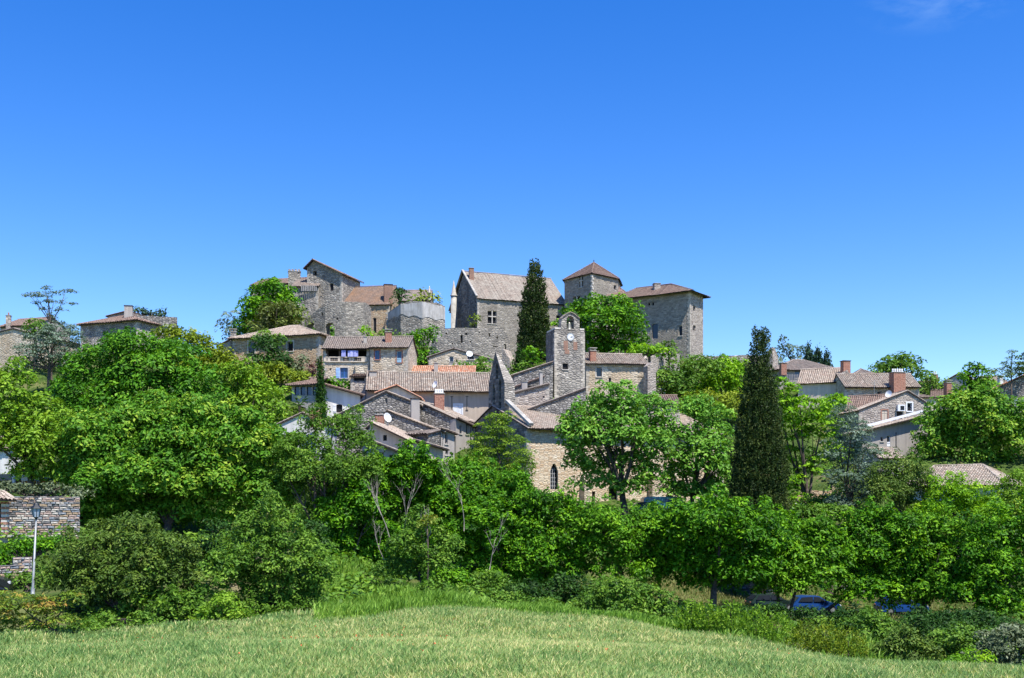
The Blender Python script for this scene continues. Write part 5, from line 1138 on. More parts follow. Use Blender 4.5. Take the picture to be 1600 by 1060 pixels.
def lobes3(Y, lobes, dz=.85, style='dome'):
    E = []
    for lb in lobes:
        px, py, rx, ry = lb[:4]; dY = lb[4] if len(lb) > 4 else random.uniform(-.5, .5) * rx * Y / F
        y = Y + dY; c = at(px, py, y); k = y / F
        if style == 'plume': E.append((c, np.array((rx * k, rx * k, ry * k)))); continue
        R_ = np.array((rx * k, max(.35, min(rx, ry * 1.3) * dz * k), ry * k))
        if rx < 19 or style == 'flat': E.append((c, R_)); continue
        E.append((c, R_ * .55))
        ns = int(12 + rx * .13); ga = math.pi * (3 - math.sqrt(5)); o0 = random.random() * 6
        for i in range(ns):
            zz = 1 - 1.55 * (i + .5) / ns; r_ = math.sqrt(max(0, 1 - zz * zz)); th = i * ga + o0
            d = np.array((math.cos(th) * r_, math.sin(th) * r_, zz)) + rng.normal(0, .1, 3)
            if d[1] > .55 and random.random() < .6: continue
            q = random.uniform(.25, .42); f_ = random.uniform(.64, .9)
            E.append((c + d * R_ * f_, np.array((R_[0] * q * 1.1, max(R_[1], R_[0] * .6) * q, (R_[2] * .75 + R_[0] * .25) * q * .72))))
    return E

def with_shoots(lobes, n, w=3.2, h=13):
    L = list(lobes); tops = sorted(lobes, key=lambda l: l[1]-l[3])[:max(3, len(lobes)*2//3)]
    for i in range(n):
        l = random.choice(tops); t = random.uniform(-.85, .85); hh = h*random.uniform(.6, 1.4)
        L.append((l[0]+l[2]*t, l[1]-l[3]*math.sqrt(1-t*t)*.97-hh*.45, w*random.uniform(.7, 1.5), hh, random.uniform(-1.5, 1.5)))
    return L
def tree(name, label, Y, lobes, mat, cat='tree', trunk=None, r=.25, leaf=4.8, dens=1.32, style='dome', rc=None, back=.24, fill=.17, group=None, bark='bark', aspect=.5, limbs=7, base=None, gap=0, droop=.12, stems=1):
    global NLEAF
    E = lobes3(Y, lobes, style=style); lf = leaf * Y / F; rc = (rc or 13) * (.85 if style == 'dome' else 1) * Y / F
    C, Nn, T = crown_points(E, lf, dens, style, rc, back, fill, gap)
    cx = trunk if trunk is not None else sum(l[0]*l[2] for l in lobes) / sum(l[2] for l in lobes)
    b = at(cx, 900, Y); b[2] = gz(b[0], b[1]) if base is None else zat(base, Y)
    ok = C[:, 2] > b[2] - .3; C, Nn, T = C[ok], Nn[ok], T[ok]
    H = empty(name, b, label, cat, group)
    V, Q = leaves(C, Nn, lf, aspect, droop=droop); NLEAF += len(Q)
    fastmesh('crown' if cat in ('tree', 'cypress', 'conifer', 'palm') else 'foliage', V, Q, MT[mat], tint=T, parent=H)
    # trunk and limbs
    M = MB(); cs = sorted(E[:60], key=lambda e: -e[1][0]*e[1][2]); ctr = sum(e[0]*e[1][0] for e in E) / sum(e[1][0] for e in E)
    lowz = min(e[0][2]-e[1][2]*.5 for e in E); fork = np.array((b[0]*.6+ctr[0]*.4, (b[1]+ctr[1])/2, max(b[2]+.4, min(lowz, ctr[2]))))
    for s_ in range(stems):
        bb = b + np.array((random.uniform(-.6,.6), random.uniform(-.3,.3), 0)) * (stems > 1)
        mid = (bb+fork)/2 + np.array((random.uniform(-.12,.12), 0, 0))*(fork[2]-b[2])*.3
        M.tube([bb - Z*.4, bb+Z*.15, mid, fork + (0 if stems == 1 else 1)*np.array((random.uniform(-.5,.5),0,0))], [r*1.5, r*1.15, r*.92, r*.75], 9)
    for e in cs[:limbs]:
        tgt = e[0] + np.array((0, 0, e[1][2]*.2)); m1 = fork + (tgt-fork)*.45 + np.array((random.uniform(-.15,.15), random.uniform(-.15,.15), -.05))*np.linalg.norm(tgt-fork)*.4
        M.tube([fork, m1, tgt], [r*.6, r*.38, r*.14], 6)
        for k in range(3):
            d = unit(rng.normal(size=3)); d[2] = abs(d[2]); M.tube([m1+(tgt-m1)*.4*k/2, m1+(tgt-m1)*(.4*k/2+.15)+d*e[1]*.45, tgt*.35+m1*.65+(d*e[1]*.85)+(tgt-m1)*.3], [r*.2, r*.11, r*.04], 4)
    M.build('trunk', MT[bark], H, True)
    return H

g = lambda s: [tuple(x*s for x in c) for c in ((.022,.075,.006),(.06,.185,.01),(.14,.33,.022))]
MT['lf_vivid'] = leafmat('leaf_vivid', (.015,.065,.002), (.065,.21,.004), (.22,.45,.012), .22)
MT['lf_hazel'] = leafmat('leaf_hazel', (.022,.08,.003), (.085,.24,.006), (.24,.46,.018), .23)
MT['lf_maple'] = leafmat('leaf_maple', (.018,.075,.004), (.07,.22,.008), (.2,.42,.025), .22)
MT['lf_chestnut'] = leafmat('leaf_chestnut', (.03,.1,.008), (.1,.27,.015), (.34,.47,.045), .24)
MT['lf_plane'] = leafmat('leaf_plane', (.045,.13,.015), (.13,.32,.03), (.3,.52,.07), 0.24)
MT['lf_lime'] = leafmat('leaf_lime', (.06,.14,.008), (.17,.33,.018), (.34,.5,.05), 0.26)
MT['lf_ash'] = leafmat('leaf_ash', (.06,.16,.004), (.17,.38,.008), (.36,.58,.02), 0.29)
MT['lf_yellow'] = leafmat('leaf_yellow', (.07,.12,.008), (.18,.26,.014), (.34,.4,.03), 0.23)
MT['lf_robinia'] = leafmat('leaf_robinia', (.05,.11,.008), (.15,.27,.018), (.3,.42,.04), .28)
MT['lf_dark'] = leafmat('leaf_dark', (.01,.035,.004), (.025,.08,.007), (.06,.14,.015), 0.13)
MT['lf_mid'] = leafmat('leaf_mid', (.035,.09,.008), (.1,.22,.018), (.22,.36,.04), 0.22)
MT['lf_olive'] = leafmat('leaf_olive', (.03,.065,.008), (.085,.16,.018), (.19,.27,.04), 0.18)
MT['lf_brown'] = leafmat('leaf_brown', (.05,.065,.015), (.11,.145,.025), (.19,.24,.05), .2)
MT['lf_blue'] = leafmat('leaf_blue', (.05,.1,.06), (.14,.21,.14), (.26,.34,.25), .15)
MT['lf_cypress'] = leafmat('leaf_cypress', (.01,.025,.004), (.03,.06,.01), (.1,.13,.025), .08)
MT['lf_conifer'] = leafmat('leaf_conifer', (.012,.035,.018), (.03,.07,.035), (.06,.12,.05), 0.07)
MT['lf_red'] = leafmat('leaf_red', (.08,.16,.015), (.2,.3,.03), (.42,.26,.06), 0.25)
MT['lf_grey'] = leafmat('leaf_grey', (.05,.075,.03), (.13,.17,.08), (.24,.28,.16), 0.14)
MT['lf_purple'] = leafmat('leaf_purple', (.06,.02,.025), (.13,.05,.055), (.2,.1,.08), 0.14)

T = tree
# --- left side trees
T('maple_tree','broad green tree with big leaves rising highest at left, behind the chestnut',98,[(205,548,55,34),(260,575,60,40),(150,585,50,42),(110,625,32,40),(225,620,90,50),(300,610,50,45),(170,655,70,45)],'lf_maple',r=.4,leaf=6,rc=17)
T('chestnut_tree','huge rounded horse chestnut covering the left middle of the view',85,[(235,665,70,45),(160,690,65,50),(305,680,75,55),(370,690,65,55),(140,745,50,45),(235,740,105,60),(340,750,95,60),(425,705,40,50),(205,795,80,38),(310,795,85,38),(148,790,42,35),(420,770,50,45),(270,690,60,50),(190,750,60,45)],'lf_chestnut',r=.38,leaf=6.2,rc=16,dens=1.5,fill=.25,trunk=260)
T('sycamore_tree','pale green tree at the left edge overhanging the terrace',86,[(12,605,45,45),(45,650,50,42),(20,690,50,45),(70,700,45,42),(95,672,26,34),(60,735,45,18)],'lf_lime',r=.28,leaf=6,trunk=50,rc=14)
T('sunlit_plane_tree','pale sunlit tree between the big chestnut and the orange hipped house',112,[(372,585,34,26),(352,622,42,35),(410,632,42,40),(432,668,26,40),(375,670,45,35),(325,655,35,35),(395,608,28,24)],'lf_lime',r=.3,leaf=6.2,rc=14,gap=.1)
T('golden_bush_tree','yellow-green spreading tree on the left skyline beside the flat-topped house',150,[(290,540,42,26),(332,562,35,24),(268,522,24,14),(312,590,55,32),(350,580,25,24),(262,560,22,30)],'lf_yellow',r=.25,gap=.12,leaf=5.2)
T('yellow_creeper_hedge','yellow-green creeper spilling over a terrace above the hip-roofed blue glazed building',136,[(410,588,45,16),(455,592,28,12),(385,600,30,22)],'lf_yellow',cat='shrub',limbs=3,r=.08)
# cedar: bare mast with layered plates
ced = [(75,460,24,4),(103,455,17,2.6),(55,463,17,3),(70,450,8,3.5),(44,459,10,2),(84,472,16,3.5),(72,482,9,3),(94,484,9,3),(82,494,8,4),(112,474,7,2),(60,474,7,2.5),(88,503,8,4)]
T('tall_cedar','blue-green cedar with a bare mast and flat ragged crown on the skyline',142,ced,'lf_blue',r=.13,leaf=3.4,style='flat',rc=6,trunk=80,limbs=10,dens=1.5,fill=.2,base=590,aspect=.4)
T('weeping_blue_cedar','spreading blue cedar with drooping layered boughs beside the pale gable house',136,[(95,515,28,12),(70,530,32,12),(115,530,18,14),(45,548,20,14),(80,552,36,14),(35,568,16,10),(60,572,30,12),(105,560,24,16),(82,540,18,30)],'lf_blue',r=.25,leaf=3.4,style='flat',rc=8,limbs=9,aspect=.4,gap=.05,dens=1.8)
T('round_garden_bush','round yellow-green bush beside the tall cedar mast',148,[(55,512,18,13)],'lf_mid',cat='shrub')
# --- castle hill trees
T('round_castle_tree','dense round green tree in front of the left castle wing',176,([(428,464,36,27),(408,488,36,26),(448,480,22,22),(398,512,26,22),(448,500,20,20),(425,445,16,12)]),'lf_vivid',r=.3,leaf=5.2)
T('bronze_tree','brownish-green tree in front of the arched ruined wall',171,[(440,495,36,24),(418,512,28,16),(452,514,16,14)],'lf_brown',r=.2)
T('bluish_skyline_tree','small bluish tree at the left foot of the castle trees',180,[(362,505,18,18),(376,518,20,16),(352,520,9,18),(385,500,10,10)],'lf_blue',r=.15,gap=.25)
T('dark_courtyard_tree','dark green tree standing before the orange hipped house',143,[(425,566,32,26),(416,540,22,16),(448,578,18,14),(408,575,20,14)],'lf_dark',r=.2)
T('light_top_sapling','light green crown emerging above the dark courtyard tree',145,[(420,532,26,12),(412,524,10,9)],'lf_mid',r=.1)
T('grey_shrub','grey-green wispy shrub beside the ochre wall',142,[(468,572,14,14),(478,585,16,10)],'lf_grey',cat='shrub',gap=.2)
T('purple_shrub','reddish purple shrub beside the small cypress',141,[(489,578,7,14)],'lf_purple',cat='shrub')
def cypress(name, label, Y, cx, top, bot, wmax, mat='lf_cypress', bend=0, wp=.55, **kw):
    L = []; n = int((bot-top)/ (wmax*.5)) + 2
    for i in range(n):
        t = (i+.5)/n; y = top + (bot-top)*t; ww = wmax * min(1, (t*1.15)**wp) * (1 if t < .85 else .95)
        L.append((cx + bend*math.sin(t*3) + random.uniform(-.1,.1)*ww, y, max(wmax*.24, ww)*random.uniform(.93,1.08), max((bot-top)/n*(1.2 if i > 2 else .7), 3), 0))
    return tree(name, label, Y, L, mat, cat='cypress', style='plume', leaf=3.3, aspect=.45, fill=.5, limbs=0, dens=1.5, back=.4, trunk=cx, **kw)
cypress('small_cypress','slim dark cypress standing before the ochre wall and white house',124,501,556,660,10,rc=6,r=.15,mat='lf_dark')
cypress('castle_cypress','tall dark cypress standing before the castle hall',165,836,410,560,27,rc=5.5,r=.35,wp=.42)
cypress('young_cypress','small green cypress at the foot of the castle cypress',160,811,538,590,10,mat='lf_dark',rc=7,r=.12)
T('castle_yard_shrub','bright green shrub between the two cypresses below the castle',161,[(828,553,12,9),(835,560,10,8)],'lf_vivid',cat='shrub')
cypress('big_cypress','largest dark cypress, right of the plane trees, from roadside to skyline',96,1187,519,845,52,rc=9.5,r=.45,wp=.52)
T('castle_front_tree','large round dense green tree in front of the keep and tower',169,[(935,482,42,22),(895,502,26,24),(952,508,44,34),(985,500,22,28),(925,538,46,20),(995,532,20,18),(960,545,45,14),(893,530,16,20),(965,478,22,14)],'lf_vivid',r=.4,leaf=5.2)
T('ivy_mound','bright ivy mound on the broken garden wall under the keep',150,[(1012,548,22,8),(1030,552,8,9)],'lf_ash',cat='shrub')
T('wall_creeper','creeper with reddish tips on the garden wall by the keep',156,[(1043,544,14,12),(1050,556,9,8)],'lf_mid',cat='shrub')
T('ivy_column','ivy-covered green column between the blue window house and the rampart',158,[(662,528,20,16),(653,548,17,18),(664,560,20,18),(648,565,14,14),(675,520,10,8)],'lf_vivid',r=.2)
T('cottage_garden_shrub','grey-green garden shrubs under the cottage satellite dish',146,[(735,580,26,12),(757,572,18,14),(718,582,14,8)],'lf_mid',cat='shrub')
T('bastion_top_tree','small dark tree growing on top of the castle wall beside the brick chimney',181,[(628,461,11,9),(622,468,8,8)],'lf_dark',r=.1)
T('bastion_top_shrub','yellowish weeds growing along the top of the white-banded bastion',176,[(670,462,16,6),(682,468,8,7),(655,468,14,4),(662,455,6,4)],'lf_yellow',cat='shrub',gap=.2)
T('arch_shrub','green shrub seen through the tall arch of the ruined wall',181,[(515,518,9,14),(486,516,9,9)],'lf_vivid',cat='shrub')
T('wall_foot_shrub','bright green shrub at the right foot of the round ruined wall',150,[(572,520,8,9),(577,526,6,6)],'lf_ash',cat='shrub',base=560)
T('hall_ivy','small yellow-green bush growing at the corner of the castle hall',168,[(742,503,8,9),(738,510,6,5)],'lf_yellow',cat='shrub',base=530)
T('bastion_foot_shrub','low green weeds between bastion foot and blue window house roof',170,[(600,524,10,6),(620,526,16,5),(640,527,12,5)],'lf_mid',cat='shrub')
T('terrace_hedge','rounded green hedge beside the blue shuttered window',134,[(530,600,16,8),(515,602,12,8),(540,604,10,8)],'lf_vivid',cat='hedge')
T('skyline_bush','dark skyline bush behind the flat-topped grey house',172,[(222,488,14,6),(240,490,18,6),(256,491,8,7)],'lf_conifer',cat='shrub')
T('slope_bush','green bush on the slope below the young cypress',150,[(812,585,14,7),(822,572,12,6)],'lf_mid',cat='shrub')
T('ridge_thicket','dark green thicket below the terrace parapet',142,[(1060,590,34,26),(1095,577,30,18),(1050,612,28,18)],'lf_mid')
T('parapet_ash','bright green tree reaching above the terrace parapet beside the cypress',146,[(1145,580,26,20),(1120,592,30,22),(1100,610,26,16),(1150,608,24,18),(1135,565,18,8)],'lf_ash')
T('bay_bush','yellowish bush under the terrace thicket beside the big cypress',132,[(1135,640,34,26),(1100,632,30,20),(1155,625,20,14)],'lf_yellow',cat='shrub')
# palm-like plant
b = at(468,655,128); H = empty('fan_palm', (b[0],b[1],gz(b[0],b[1])), 'small fan palm with drooping fronds beside the small cypress', 'palm')
M = MB(); c = at(468,634,128); M.tube([np.array((b[0],b[1],gz(b[0],b[1])-.3)), c], .16, 7); M.build('trunk', MT['bark'], H)
for k in range(22):
    t = k*2.4; el = random.uniform(-.3,1.1); d = np.array((math.cos(t)*math.cos(el), math.sin(t)*math.cos(el), math.sin(el))); M = MB(); l = random.uniform(1.1,1.7); a = unit(np.cross(d, Z))
    tip = c + d*l*.55
    for j in range(-3,4):
        e = unit(d + a*j*.22); M.poly([tip-e*.05, tip+e*l*.3+a*.05, tip+e*l*.65-Z*.28, tip+e*l*.3-a*.05])
    M.tube([c, tip], .02, 4); o = M.build('frond', MT['lf_mid'], H)
# --- centre
T('acacia_tree','airy mid-green tree with reddish shoot tips left of the dead branches',84,with_shoots([(520,668,42,20),(470,705,45,30),(560,690,30,20),(505,735,60,32),(565,735,35,26),(455,760,38,35),(520,790,50,34),(490,655,18,10),(585,710,12,14),(500,835,40,36),(545,660,24,12)],14),'lf_mid',r=.3,leaf=4,gap=.05,rc=12,trunk=505)
T('feathery_robinia','feathery yellow-green tree in front of the church bell gable',92,[(775,668,26,22),(762,700,36,26),(800,705,30,30),(745,735,32,24),(818,735,22,28),(780,750,40,26),(790,655,12,12)],'lf_robinia',r=.18,leaf=3.2,gap=.28,fill=.3,dens=1.4,rc=10,trunk=785,style='flat')
T('plane_tree','big bright green plane tree before the church, left one of the pair',103,[(965,622,34,24),(925,652,42,30),(1005,650,42,32),(958,678,70,40),(905,690,28,32),(1022,700,32,36),(965,725,55,26),(905,722,24,20),(1012,742,28,18),(935,752,34,16),(985,762,30,13),(1030,670,26,30),(890,670,22,26)],'lf_plane',r=.36,leaf=6.2,trunk=977,rc=14,bark='planebark',fill=.16,gap=.06,limbs=9)
T('second_plane_tree','bright green plane tree leaning on the big cypress, right one of the pair',107,[(1085,640,32,24),(1110,670,34,34),(1062,690,28,36),(1095,715,45,36),(1120,745,24,22),(1060,735,24,28),(1078,768,38,18),(1115,765,28,22),(1045,765,20,16),(1125,710,24,30)],'lf_plane',r=.32,leaf=6.2,trunk=1075,rc=14,bark='planebark',fill=.16,gap=.08)
# --- right side
T('bright_ash_tree','bright yellow-green layered tree just right of the big cypress',106,[(1222,612,20,22),(1250,640,36,22),(1300,632,24,16),(1235,670,30,22),(1285,665,32,22),(1252,712,34,18),(1300,705,22,18),(1238,752,16,26),(1262,735,16,14),(1245,780,14,16),(1215,640,14,30)],'lf_ash',r=.28,leaf=5.6,gap=.08,style='flat',dens=1.9,rc=13,trunk=1268)
T('blue_cedar','blue-grey cedar between the bright ash and the olive-green trees',101,[(1318,648,20,18),(1330,675,30,22),(1312,705,28,22),(1350,715,30,24),(1330,745,42,26),(1360,765,30,22),(1312,780,20,18),(1345,790,30,14)],'lf_blue',r=.3,leaf=3.6,gap=.12,style='flat',dens=1.9,rc=10,aspect=.4,trunk=1325)
T('olive_thicket','olive-green thicket in front of the small pink roof shed',98,with_shoots([(1400,738,34,22),(1385,770,34,26),(1430,760,30,26),(1415,790,36,20)],14),'lf_olive',r=.2,leaf=3.6,gap=.08)
T('great_right_plane','very large rounded green tree right of the rubble gable house',124,[(1505,640,45,28),(1468,672,40,34),(1540,665,52,42),(1580,690,40,46),(1500,700,58,36),(1450,700,26,22),(1530,725,55,24),(1580,650,30,30),(1485,650,26,26),(1540,620,22,18)],'lf_chestnut',r=.5,leaf=5.6,rc=15)
T('skyline_round_tree','round dark green crown on the right skyline beside the grey slope',156,[(1522,590,20,22),(1535,605,20,16),(1510,605,14,14)],'lf_vivid',r=.2)
T('right_shrubbery','green shrubbery around the small chimney cottage',158,[(1462,605,16,12),(1440,615,14,12),(1475,600,10,8),(1452,590,10,8)],'lf_mid',cat='shrub')
T('broad_skyline_tree','broad airy tree on the skyline behind the big brick chimney',178,[(1405,572,32,18),(1380,582,22,12),(1430,582,16,12),(1372,570,8,6)],'lf_mid',r=.25,gap=.15)
T('bluish_skyline_poplar','loose bluish tree on the skyline right of the wall remnant',182,[(1222,548,14,22),(1240,552,14,16),(1255,556,10,12),(1222,530,6,8)],'lf_blue',r=.15,gap=.25)
for k, (px, tp) in enumerate(((1263,538),(1277,543),(1291,549))):
    cypress('skyline_conifer', ['darkest skyline conifer, left and tallest of three behind the hip roof','middle skyline conifer of three behind the hip roof','right and lowest skyline conifer of three behind the hip roof'][k], 176, px, tp, 578, 9, mat='lf_conifer', rc=6, r=.1, group='conifers behind the hip-roofed house')
T('skyline_pine','bluish layered pine at the right end of the skyline',150,[(1581,551,5,5),(1582,560,12,4),(1580,570,18,5),(1584,580,22,7),(1565,585,18,10),(1596,572,10,8)],'lf_olive',r=.12,style='flat',rc=7,leaf=3.4,aspect=.4)
T('edge_pine','dark pine partly cut by the right edge of the view',152,[(1600,556,8,6),(1604,575,14,12),(1602,590,14,8)],'lf_conifer',r=.12,style='flat',rc=7)
T('barn_side_tree','light green tree beside the right end of the barn',101,[(1585,760,26,30),(1572,790,36,28),(1600,800,30,40),(1560,772,14,18)],'lf_lime',r=.2,leaf=4)
T('barn_front_thicket','fresh green thicket before the barn wall',97,with_shoots([(1480,785,42,26),(1520,795,40,24),(1450,800,34,20),(1500,770,24,12),(1550,805,30,20)],14),'lf_ash',r=.2,leaf=3.8)
T('ash_foot_bush','dark green bush at the foot of the bright ash trunk',104,[(1290,790,26,16),(1262,785,18,14),(1315,775,16,20)],'lf_mid',cat='shrub')
T('churchyard_bush','fresh green bush at the church foot right of the second plane tree',101,[(1118,790,22,16),(1140,800,20,14),(1100,800,16,12)],'lf_ash',cat='shrub')
T('churchyard_hedge','pale green hedge growing under the bright ash tree',98,[(1255,800,34,12),(1300,802,36,11),(1340,806,30,12)],'lf_mid',cat='hedge')
T('terrace_flower_hedge','flowering hedge on top of the tall rubble wall',80,[(15,764,30,10),(55,768,30,8),(90,766,30,9),(120,772,20,10)],'lf_grey',cat='hedge',dens=.9)
T('clipped_hedge','clipped green hedge along the pale ledge at the left',68,[(15,862,30,14),(45,855,24,14),(75,852,24,13),(-5,875,24,12),(100,848,18,10)],'lf_vivid',cat='hedge')
T('lamp_side_shrub','low green shrub between the wall stub and lamp post',62,[(30,905,20,12),(62,905,18,16),(45,920,18,10)],'lf_mid',cat='shrub')
# --- belt of dark green trees
BG = 'dark green trees in the belt above the field'
T('belt_tree','dark vivid tree rising behind the bleached dead branches',86,with_shoots([(585,768,50.4,46.4),(560,823,47,58),(620,748,50.4,32.5),(540,858,33.6,46.4),(600,858,56,46.4),(650,733,40.3,25.5)],16),'lf_vivid',r=.22,leaf=5.2,group=BG,dens=1.8,fill=.3,rc=13,trunk=580)
T('belt_tree','dark vivid tree just right of the dead branches, with rounded top',88,with_shoots([(690,753,47,32.5),(665,788,47,44.1),(720,788,50.4,46.4),(690,843,61.6,52.2),(640,800,44,44),(740,748,33.6,23.2)],12),'lf_vivid',r=.22,leaf=5.2,group=BG,dens=1.8,fill=.3,rc=13)
T('belt_tree','dark vivid tree directly below the feathery robinia',86,with_shoots([(790,778,47,34.8),(760,823,50.4,48.7),(810,838,47,52.2),(780,888,50.4,44.1),(825,788,31.4,27.8)],16),'lf_vivid',r=.22,leaf=4.4,group=BG,dens=1.8,fill=.3,rc=13)
T('belt_tree','dark vivid tree below the pointed church window, with spiky top shoots',85,with_shoots([(868,798,40.3,25.5),(850,833,47,41.8),(890,848,44.8,46.4),(865,893,53.8,41.8),(840,878,33.6,41.8),(845,793,15.7,18.6),(885,788,9,16.2)],12),'lf_vivid',r=.22,leaf=5.2,group=BG,rc=12)
T('belt_tree','dark vivid tree below the left plane tree trunk',85,with_shoots([(935,818,40.3,27.8),(965,843,44.8,34.8),(925,863,47,41.8),(970,883,50.4,32.5),(905,808,20.2,18.6),(1005,828,33.6,25.5),(1040,843,29.1,25.5),(1008,814,29.1,17.4),(1010,868,33.6,30.2),(1020,898,33.6,23.2)],16),'lf_hazel',r=.22,leaf=5.2,group=BG,rc=12,gap=.06)
T('belt_tree','widest belt tree with shady open space beneath, below the second plane',84,with_shoots([(1125,818,67.2,37.1),(1078,846,51.5,39.4),(1170,843,56,41.8),(1125,863,78.4,44.1),(1075,880,35.8,27.8),(1165,888,56,30.2),(1110,793,29.1,16.2),(1078,810,40.3,23.2),(1040,820,24.6,23.2),(1200,833,29.1,27.8),(1120,903,67.2,20.9)],12),'lf_vivid',r=.3,leaf=6,group=BG,rc=14,trunk=1112,fill=.2)
T('belt_tree','belt tree whose thin trunk stands before the parked blue car',87,with_shoots([(1265,836,51.5,30.2),(1240,863,44.8,32.5),(1290,868,50.4,37.1),(1260,903,61.6,30.2),(1220,883,29.1,25.5),(1215,913,33.6,20.9)],16),'lf_hazel',r=.14,leaf=5.6,group=BG,rc=13,trunk=1234,fill=.2)
T('belt_tree','belt tree with rounded top below the blue cedar',88,with_shoots([(1375,823,50.4,30.2),(1345,856,50.4,37.1),(1410,848,53.8,37.1),(1365,893,65,32.5),(1420,883,50.4,34.8),(1325,878,29.1,32.5),(1360,923,56,23.2)],12),'lf_vivid',r=.16,leaf=5.6,group=BG,rc=13,trunk=1277,fill=.2)
T('belt_tree','belt tree with dark thick trunk below the barn',86,with_shoots([(1470,833,50.4,32.5),(1450,868,50.4,34.8),(1500,868,50.4,39.4),(1440,908,51.5,27.8),(1480,918,51.5,34.8),(1420,933,44.8,23.2)],16),'lf_hazel',r=.28,leaf=5.6,group=BG,rc=13,trunk=1432,fill=.2)
T('belt_tree','last belt tree, cut by the right edge of the view',84,with_shoots([(1560,833,50.4,34.8),(1595,863,44.8,46.4),(1545,878,47,41.8),(1575,923,56,41.8),(1525,928,44.8,39.4),(1610,818,29.1,30.2),(1560,953,44.8,27.8)],12),'lf_vivid',r=.22,leaf=5.6,group=BG,rc=13)
# dark undergrowth at the feet of the belt trees
UG = 'undergrowth shrubs at the foot of the belt'
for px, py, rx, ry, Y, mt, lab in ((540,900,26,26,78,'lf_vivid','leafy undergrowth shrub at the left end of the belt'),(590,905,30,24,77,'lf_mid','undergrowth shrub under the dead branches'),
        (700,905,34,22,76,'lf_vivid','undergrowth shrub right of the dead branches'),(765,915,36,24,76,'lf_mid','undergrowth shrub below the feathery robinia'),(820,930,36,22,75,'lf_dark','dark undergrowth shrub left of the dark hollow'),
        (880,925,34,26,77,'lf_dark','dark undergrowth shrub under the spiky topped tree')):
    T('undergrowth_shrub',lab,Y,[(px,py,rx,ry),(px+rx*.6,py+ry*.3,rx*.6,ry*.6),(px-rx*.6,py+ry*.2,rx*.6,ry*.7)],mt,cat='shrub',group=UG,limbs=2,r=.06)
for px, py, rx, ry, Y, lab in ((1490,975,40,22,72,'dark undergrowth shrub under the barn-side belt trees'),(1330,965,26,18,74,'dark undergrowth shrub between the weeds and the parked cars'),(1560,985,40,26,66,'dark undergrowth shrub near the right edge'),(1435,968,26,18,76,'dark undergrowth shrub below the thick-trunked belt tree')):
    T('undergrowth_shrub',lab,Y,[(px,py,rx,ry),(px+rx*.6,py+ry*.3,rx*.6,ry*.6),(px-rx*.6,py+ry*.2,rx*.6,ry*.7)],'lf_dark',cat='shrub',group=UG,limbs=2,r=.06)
T('belt_tree','tall dark tree filling the belt between the acacia and the dead branches',83,with_shoots([(530,800,36,34),(560,790,36,40),(525,850,34,36),(545,890,30,26),(500,870,28,34)],16),'lf_vivid',r=.18,leaf=5.2,group=BG,dens=1.8,fill=.3,rc=13)
T('belt_tree','slim dark tree closing the gap left of the widest belt tree',86,with_shoots([(1030,830,30,26),(1045,860,30,28),(1025,885,30,24),(1010,860,24,26)],12),'lf_hazel',r=.14,leaf=4.4,group=BG,rc=13)
T('belt_tree','dark leafy tree between the widest belt tree and the one before the blue car',88,with_shoots([(1215,845,34,28),(1205,815,24,18),(1230,880,30,22)],16),'lf_vivid',r=.14,leaf=5.2,group=BG,rc=13)
T('bramble_bush','pale bramble bush with reddish tips around the dead branches',72,[(640,855,34,26),(660,820,26,26),(625,890,38,22),(680,880,34,22),(700,850,20,18),(655,800,14,14)],'lf_mid',cat='shrub',gap=.1,r=.05)
T('sumac_shoot','small red-tipped shoot above the bramble bush',71,[(672,812,14,8),(660,818,8,5)],'lf_red',cat='shrub',style='flat',rc=7,r=.05)
T('field_edge_bush','rounded grey-green bush at the right of the field hump',66,[(960,930,42,28),(1005,938,38,28),(975,952,50,22),(925,945,30,24),(1030,955,26,16)],'lf_mid',cat='shrub',leaf=5.6,r=.08)
T('field_edge_low_bush','low pale bush below the dark belt hollow',66,[(760,938,34,18),(800,944,30,16),(715,930,34,20),(840,950,30,14),(680,925,26,18)],'lf_mid',cat='shrub',r=.06)
T('privet_bush','dark bushy privet at lower right between weeds and trees',63,[(1360,975,32,26),(1395,992,34,24),(1372,1010,30,14)],'lf_mid',cat='shrub',leaf=5.6,r=.08)
T('lower_right_bush','dark green bush at lower right below the last belt trees',62,[(1450,985,40,26),(1490,1000,36,24),(1520,975,36,24),(1430,1005,24,16)],'lf_dark',cat='shrub',r=.08)
def spikes(name, X, Yv, h, wd, mat, tint, lean=.35):
    n = len(X); z = ground(X, Yv); a = rng.random(n)*2*math.pi
    B = np.stack([X, Yv, z-.03], -1); d = np.stack([np.cos(a), np.sin(a), np.zeros(n)], -1)*wd[:, None]*.5
    tip = B + np.stack([rng.normal(.1, lean, n)*h, rng.normal(0, lean, n)*h, h], -1)
    V = np.stack([B-d, B+d, tip], 1).reshape(-1, 3)
    return tag(fastmesh(name, V, np.arange(n*3).reshape(n, 3), MT[mat], tint=tint), kind='stuff')
def field_edge(x_over_y):   # distance at which the sown field stops, by direction
    px = 800 + x_over_y*F
    return np.interp(px, [-100,0,250,500,600,700,900,1100,1300,1450,1600,1700], [43,44,46.5,49,50,51.5,51,50.5,48.5,44,35,32])
def gpy(px, Y):
    q = at(px, 0, Y); return HZ - gz(q[0], q[1]) * F / Y
def seated(name, label, cat, Y, bl, mat, **kw):
    """lobes given as (column, height above the ground in rows, rx, ry)"""
    return T(name, label, Y, [(px, gpy(px, Y) - up, rx, ry) for px, up, rx, ry in bl], mat, cat=cat, **kw)
seated('bramble_corner_bush','grey bramble bush in the bottom right corner','shrub',47,[(1570,38,40,34),(1605,34,36,40),(1540,22,30,24),(1580,14,36,20)],'lf_grey',r=.06,gap=.06,leaf=5.2)
